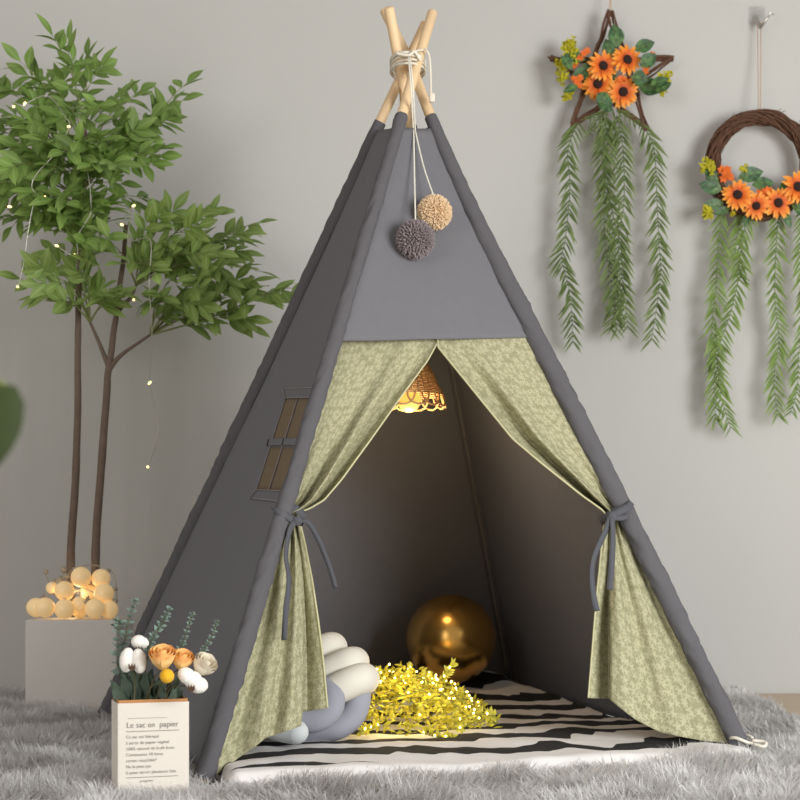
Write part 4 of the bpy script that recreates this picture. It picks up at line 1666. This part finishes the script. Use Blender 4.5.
def sunflower(parent, px, py, Y, rpx, tx, tz, m='petal', disc=0.30, np_=15, label=None):
    np_ -= 3
    c = at(px, py, Y)
    R = rpx * Y / FPX
    nrm = V((tx, -1, tz)).normalized()
    s = nrm.cross(V((0, 0, 1))).normalized()
    u = s.cross(nrm).normalized()
    mb = MB()
    for layer in range(2):
        for k in range(np_):
            a = 2 * PI * (k + .5 * layer) / np_ + rw.gauss(0, .06)
            d = s * math.cos(a) + u * math.sin(a)
            L = R * rw.uniform(.74, .86)
            mb.leaf(c + d * R * .16 - nrm * .0015 * layer, d + nrm * (0.42 - .28 * layer + rw.gauss(0, .10)), nrm, L, R * .34, curl=.34 + rw.gauss(0, .06), fold=.25,
                    prof=(.4, .7, .95, 1.0, .9, .6, .18))
    f = mb.build('sunflower', M[m], parent)
    mb = MB()
    rot = nrm.to_track_quat('Z', 'Y').to_matrix()
    mb.sphere(c + nrm * 0.004, (R * disc, R * disc, R * disc * .55), 18, 10, rot=rot, fn=lambda d: 1 + .07 * math.sin(d.x * 38) * math.sin(d.y * 38))
    mb.build('flower_disc', M['disc'], f)
    return f


def blossom_cluster(parent, spots, Y, rpx):
    for px, py in spots:
        mb = MB()
        c = at(px, py, Y + rw.uniform(-.012, .012))
        R = rpx * Y / FPX
        nrm = V((rw.gauss(0, .35), -1, rw.gauss(0, .35))).normalized()
        s = nrm.orthogonal().normalized(); u = s.cross(nrm)
        for k in range(6):
            a = 2 * PI * k / 6
            mb.leaf(c, s * math.cos(a) + u * math.sin(a) + nrm * .4, nrm, R, R * .7, curl=.2, fold=.2, prof=(.3, .9, 1, .8, .2))
        mb.tube([c, c + V((0, .03, 0))], .001, 4)
        mb.build('small_blossom', M['blossom'], parent)


def filler(parent, spots, Y, r=2.9):
    mb = MB()
    for px, py, sp, k in spots:
        for i in range(k * 2):
            c = at(px + max(-1.6, min(1.6, rw.gauss(0, 1))) * sp, py + max(-1.6, min(1.6, rw.gauss(0, 1))) * sp * 1.2, Y + rw.uniform(-.02, .015))
            for q in range(4):
                mb.leaf(c, V((rw.gauss(0, 1), -.5 + rw.gauss(0, .4), rw.gauss(0, 1))), V((0, -1, .3)), r * rw.uniform(.8, 1.4) * Y / FPX, r * .8 * Y / FPX, curl=.2, fold=.2, prof=(.3, .95, .9, .2))
        mb.tube([at(px, py, Y), at(px, py, Y) + V((0, .035, 0))], .0012, 4)
    return mb.build('filler_blossoms', M['yfill'], parent)


def wreath_leaf(parent, px, py, ang, Lpx, Wpx, Y, m='wleaf'):
    mb = MB()
    d = V((math.cos(ang), -.18, math.sin(ang)))
    mb.leaf(at(px, py, Y), d, V((rw.gauss(0, .2), -1, rw.gauss(.1, .2))), Lpx * Y / FPX, Wpx * Y / FPX, curl=.15, fold=.22, prof=(.08, .6, .95, 1, .85, .5, 0))
    return mb.build('wreath_leaf', M[m], parent)


def willow(parent, pts, Y, m='willow', blade=21, step=0.0165):
    P = smooth_path([at(x, y, Y + (0.012 * math.sin(i * 2.1))) for i, (x, y) in enumerate(pts)], 80)
    mb = MB()
    mb.tube(P, [0.0020 - .0010 * i / 79 for i in range(80)], 5)
    L = 0
    nxt = 0
    k = 0
    tot = sum((b - a).length for a, b in zip(P[:-1], P[1:]))
    for i in range(79):
        L += (P[i + 1] - P[i]).length
        while L > nxt:
            nxt += step
            T = (P[i + 1] - P[i]).normalized()
            for sg in ((-1, 1) if rw.random() < .8 else (-1, 1, rw.choice((-1, 1)))):
                out = V((sg * rw.uniform(.45, .75), -rw.uniform(-.1, .55), 0))
                d = T * rw.uniform(.7, 1.0) + out
                bl = blade * Y / FPX * rw.uniform(.8, 1.15) * (0.75 + .25 * min(1, (tot - L) / .1))
                mb.leaf(P[i], d, V((rw.gauss(0, .3), -1, .2)), bl, bl * .125, curl=rw.uniform(-.15, .35), fold=.25, prof=(.35, .8, 1, .85, .5, 0))
            k += 1
    return mb.build('hanging_vine', M[m], parent)


# star wreath
star = thing('star_wreath', 'twig star wreath with four sunflowers and long willow strands on wall', 'wreath', at(612, 75, WY))
SP = [at(610, 13, WY - .02), at(672, 58, WY - .02), at(646, 129, WY - .02), at(573, 125, WY - .02), at(551, 58, WY - .02)]
sc_ = sum(SP, V()) / 5
for i in range(5):
    mb = MB()
    a, b = SP[i], SP[(i + 2) % 5]
    dz = V((0, -.006 + .006 * i % 2, 0))
    for q in range(3):
        off = V((rw.gauss(0, .0035), rw.gauss(0, .005) - .004 * q, rw.gauss(0, .0035)))
        pts = [a + (a - sc_).normalized() * rw.uniform(0, .008) + off]
        for s_ in range(1, 9):
            pts.append(a.lerp(b, s_ / 9) + off + V((rw.gauss(0, .0028), rw.gauss(0, .002), rw.gauss(0, .0028))))
        pts.append(b + (b - sc_).normalized() * rw.uniform(0, .008) + off)
        r0 = rw.uniform(.003, .0052)
        mb.tube(smooth_path(pts, 40), [r0 * (1 + .18 * noise.noise(V((z_ * .5, q, i)))) for z_ in range(40)], 7)
    mb.build('star_twig', M['vine_twig'], star)
mb = MB()
for i in range(5):
    p = SP[i].lerp(sc_, .13)
    ax_ = (sc_ - SP[i]).normalized()
    s = ax_.cross(V((0, 1, 0)))
    mb.tube([p + s * .011 * math.cos(a) + V((0, .012, 0)) * math.sin(a) for a in np.linspace(0, 2 * PI, 16)], .0012, 5)
mb.build('binding_wire', M['vine_twig'], star)
mb = MB()
mb.tube(smooth_path([at(609, 18, WY - .02), at(610, 0, WY - .012), at(610.5, -25, WY - .005)], 10), .0016, 5)
mb.tube(smooth_path([at(611.5, 18, WY - .02), at(611, 0, WY - .010), at(610.5, -25, WY - .005)], 10), .0016, 5)
mb.build('hanging_cord', M['twine'], star)
for a in ((603, 66, .1, .05), (627, 60, .15, .1), (598, 84, -.1, -.1), (623, 92, .05, -.12)):
    sunflower(star, a[0], a[1], WY - .075 + rw.uniform(-.012, .012), 16, a[2] * 2.2, a[3])
blossom_cluster(star, [(583, 54), (587, 51), (580, 58), (574, 65), (576, 62)], WY - .055, 4)
blossom_cluster(star, [(648, 58), (650, 63), (646, 68), (652, 55), (645, 72)], WY - .055, 4)
blossom_cluster(star, [(577, 82), (580, 86), (574, 79), (621, 79), (625, 80), (580, 78)], WY - .08, 4)
filler(star, [(568, 48, 3.5, 12), (572, 57, 3.5, 10), (561, 65, 3, 10), (562, 78, 3, 10), (567, 95, 2.6, 9), (572, 44, 3, 6)], WY - .05)
filler(star, [(664, 80, 3, 9), (662, 90, 3, 9), (668, 76, 2, 4)], WY - .05)
for a in ((617, 48, 1.7, 24, 17), (634, 50, .35, 22, 14), (608, 66, -1.45, 22, 13), (590, 70, 3.6, 22, 13), (632, 76, -.3, 16, 15), (638, 84, -.3, 26, 17), (606, 92, -1.9, 18, 17), (600, 98, -.9, 18, 16),
          (585, 60, 2.9, 22, 12), (650, 85, .35, 20, 10), (612, 60, 1.9, 22, 14), (612, 84, 1.9, 21, 12), (580, 72, .3, 22, 14), (640, 66, .6, 20, 15), (572, 70, 2.2, 18, 10), (656, 92, .6, 18, 12), (578, 86, 3.5, 16, 9), (641, 88, -.15, 22, 13)):
    wreath_leaf(star, a[0], a[1], a[2], a[3], a[4], WY - .06 if a[3] > 20 else WY - .10)
for pts in ([(578, 122), (568, 150), (570, 190), (565, 240), (562, 260), (570, 295), (573, 343)], [(604, 118), (608, 150), (604, 200), (606, 250), (612, 290), (617, 330)],
            [(617, 116), (623, 150), (624, 200), (618, 250), (624, 290), (628, 331)], [(643, 124), (654, 150), (657, 200), (659, 245), (661, 270), (657, 305), (651, 342)],
            [(607, 118), (602, 160), (612, 210), (622, 260), (617, 300), (610, 328)]):
    willow(star, pts, WY - .03, 'willow', 21)
for pts in ([(612, 108), (600, 114), (588, 119)], [(616, 110), (630, 118), (640, 126)], [(608, 112), (596, 122), (590, 134)]):
    willow(star, pts, WY - .04, 'willow', 15)

# round wreath
ring = thing('round_wreath', 'round brown twig wreath with sunflowers and willow strands on right wall', 'wreath', at(760, 165, WY))
RC = at(760, 165, WY - .03)
RR = 47.5 * WY / FPX
mb = MB()
for k in range(95):
    ph, tw = rw.uniform(0, 2 * PI), rw.choice((1, 2, 3)) * rw.choice((1, 1, 1, -1))
    rad = .023 * math.sqrt(rw.uniform(.25, 1.1))
    path = []
    a0 = rw.uniform(0, 2 * PI)
    span = 2 * PI * rw.uniform(.55, 1.0)
    n_ = 60
    for i in range(n_):
        a = a0 + span * i / (n_ - 1)
        b = ph + tw * a
        wob = rad * (1 + .12 * math.sin(a * 7 + k))
        path.append(RC + V((math.cos(a), 0, math.sin(a))) * (RR + wob * math.cos(b)) + V((0, wob * math.sin(b), 0)))
    if rw.random() < .5:
        path.append(path[-1] + (path[-1] - path[-2]).normalized() * .01 + (path[-1] - RC).normalized() * .006)
    r0 = rw.choice((.0010, .0013, .0018, .0024))
    mb.tube(path, r0, 5)
for k in range(40):
    a = rw.uniform(0, 2 * PI)
    o_ = V((math.cos(a), 0, math.sin(a)))
    t_ = V((-math.sin(a), 0, math.cos(a))) * rw.choice((-1, 1))
    p_ = RC + o_ * (RR + .016 * rw.choice((-1, 1))) + V((0, -.014, 0))
    mb.tube([p_, p_ + t_ * .018 + (p_ - RC - o_ * RR) * .25, p_ + t_ * .03 + (p_ - RC - o_ * RR) * .75], .0011, 4)
path = [RC + V((math.cos(a), 0, math.sin(a))) * RR for a in np.linspace(0, 2 * PI, 65)]
mb.tube(path, .0125, 10, cap=False)
mb.build('twig_ring', M['vine_twig'], ring)
mb = MB()
HY = WALLY - .03
mb.tube([at(757.5, 22, HY - .01), at(758, 60, WY + .01), at(758.5, 114, WY - .03)], .0015, 5)
mb.tube([at(761, 22, HY - .01), at(760.8, 60, WY + .01), at(760.5, 114, WY - .03)], .0015, 5)
mb.build('hanging_cord', M['twine'], ring)
for a in ((737.5, 195, -.1, .1, 16), (756, 206, .0, -.15, 14), (778, 203, .15, -.05, 16), (797.5, 187, .2, .1, 17)):
    sunflower(ring, a[0], a[1], WY - .085 + rw.uniform(-.008, .008), a[4], a[2], a[3], np_=13)
blossom_cluster(ring, [(722, 170), (726, 174), (730, 177), (727, 170), (724, 178), (761, 192), (764, 196), (768, 191)], WY - .06, 5)
filler(ring, [(706, 166, 3, 12), (711, 170, 3, 10), (744, 169, 2, 6), (708, 214, 2.2, 10), (707, 209, 2, 5), (733, 213, 1.6, 3)], WY - .06)
for a in ((738, 178, .25, 26, 16), (752, 185, .1, 22, 14), (722, 190, 2.9, 24, 15), (724, 203, 3.3, 22, 11), (716, 182, 2.2, 20, 12), (778, 195, .8, 24, 12), (730, 208, 3.5, 18, 8), (792, 205, -.6, 22, 11), (748, 212, -1.8, 16, 7), (784, 212, -1.2, 18, 8),
          (718, 178, 3.9, 18, 11)):
    wreath_leaf(ring, a[0], a[1], a[2], a[3], a[4], WY - .06)
for pts in ([(722, 212), (718, 250), (716, 290), (712, 330), (718, 370), (722, 400), (731, 428)], [(748, 210), (742, 245), (737, 285), (730, 315), (720, 345), (714, 380), (716, 424)],
            [(779, 212), (776, 250), (775, 300), (779, 340), (774, 380), (778, 418)], [(806, 205), (801, 250), (805, 300), (799, 350), (797, 390), (790, 415)],
            [(742, 212), (735, 250), (741, 280)]):
    willow(ring, pts, WY - .03, 'willow2', 20)

hook = thing('wall_hook', 'small metal hook on clear pad above the round wreath', 'hook', at(762, 17, WALLY))
mb = MB()
mb.box(at(757, 16, WALLY - .002), (.052, .0035, .060))
bevel(mb.build('adhesive_pad', M['pad'], hook), .0015)
mb = MB()
mb.tube(smooth_path([at(757, 15, WALLY - .006), at(758.5, 22, HY - .008), at(760, 28, HY - .013), at(764, 23, HY - .028), at(768, 17, HY - .036), at(771, 13, HY - .04)], 24), [.0048 - .002 * i / 23 for i in range(24)], 10)
mb.tube(smooth_path([at(767, 18, HY - .035), at(769.5, 15, HY - .042), at(770, 11, HY - .045)], 8), .0028, 8)
mb.sphere(at(773, 14.5, HY - .041), .0036, 10, 8)
mb.build('hook_prong', M['chrome'], hook)

# ------------------------------------------------------------------ plant close to the camera at the left
M['fgleaf'] = ramp_mat('dark_glossy_leaf', [(0, (58, 74, 32)), (1, (48, 64, 30))], 0.4, var=0.2, vscale=30, trans=0.1)
M['pot'] = mat('terracotta_pot', (150, 96, 72), 0.85)
fgY = 1.0
fp = V((-0.44, 1.02, -0.03))
fg = thing('leafy_plant', 'blurred dark green leaf near the camera at the left edge', 'plant', fp)
mb = MB()
prof = [(0.0, 0.0), (.055, 0.0), (.075, .11), (.08, .11), (.08, .125), (.07, .125), (.066, .105), (0.0, .1)]
vs, fs = [], []
for i, (r, z) in enumerate(prof):
    for k in range(24):
        a = 2 * PI * k / 24
        vs.append(fp + V((max(r, .0005) * math.cos(a), max(r, .0005) * math.sin(a), z)))
for i in range(len(prof) - 1):
    for k in range(24):
        k2 = (k + 1) % 24
        fs.append((i * 24 + k, i * 24 + k2, i * 24 + 24 + k2, i * 24 + 24 + k))
mb.add(vs, fs)
mb.build('plant_pot', M['pot'], fg)
mb = MB()
lb = at(6, 384, fgY)
stemp = smooth_path([fp + V((0, 0, .1)), fp + V((0.01, 0, .35)), at(-70, 430, fgY), at(-25, 382, fgY), lb], 30)
mb.tube(stemp, [.004 - .0028 * i / 29 for i in range(30)], 8)
mb.build('stem', M['twig'], fg)
mb = MB()
mb.leaf(lb, at(-10, 466, fgY) - lb, V((.15, -1, .1)), .062, .032, curl=.1, fold=.15, prof=(.45, .92, 1, .95, .75, .42, 0))
mb.build('leaf', M['fgleaf'], fg)
for k, tt in enumerate((12, 17, 22)):
    mb = MB()
    mb.leaf(stemp[tt], V((-1 + .3 * k, .6 - .5 * k, .3)), V((0, -.3, 1)), .09, .045, curl=.3)
    mb.build('leaf', M['fgleaf'], fg)
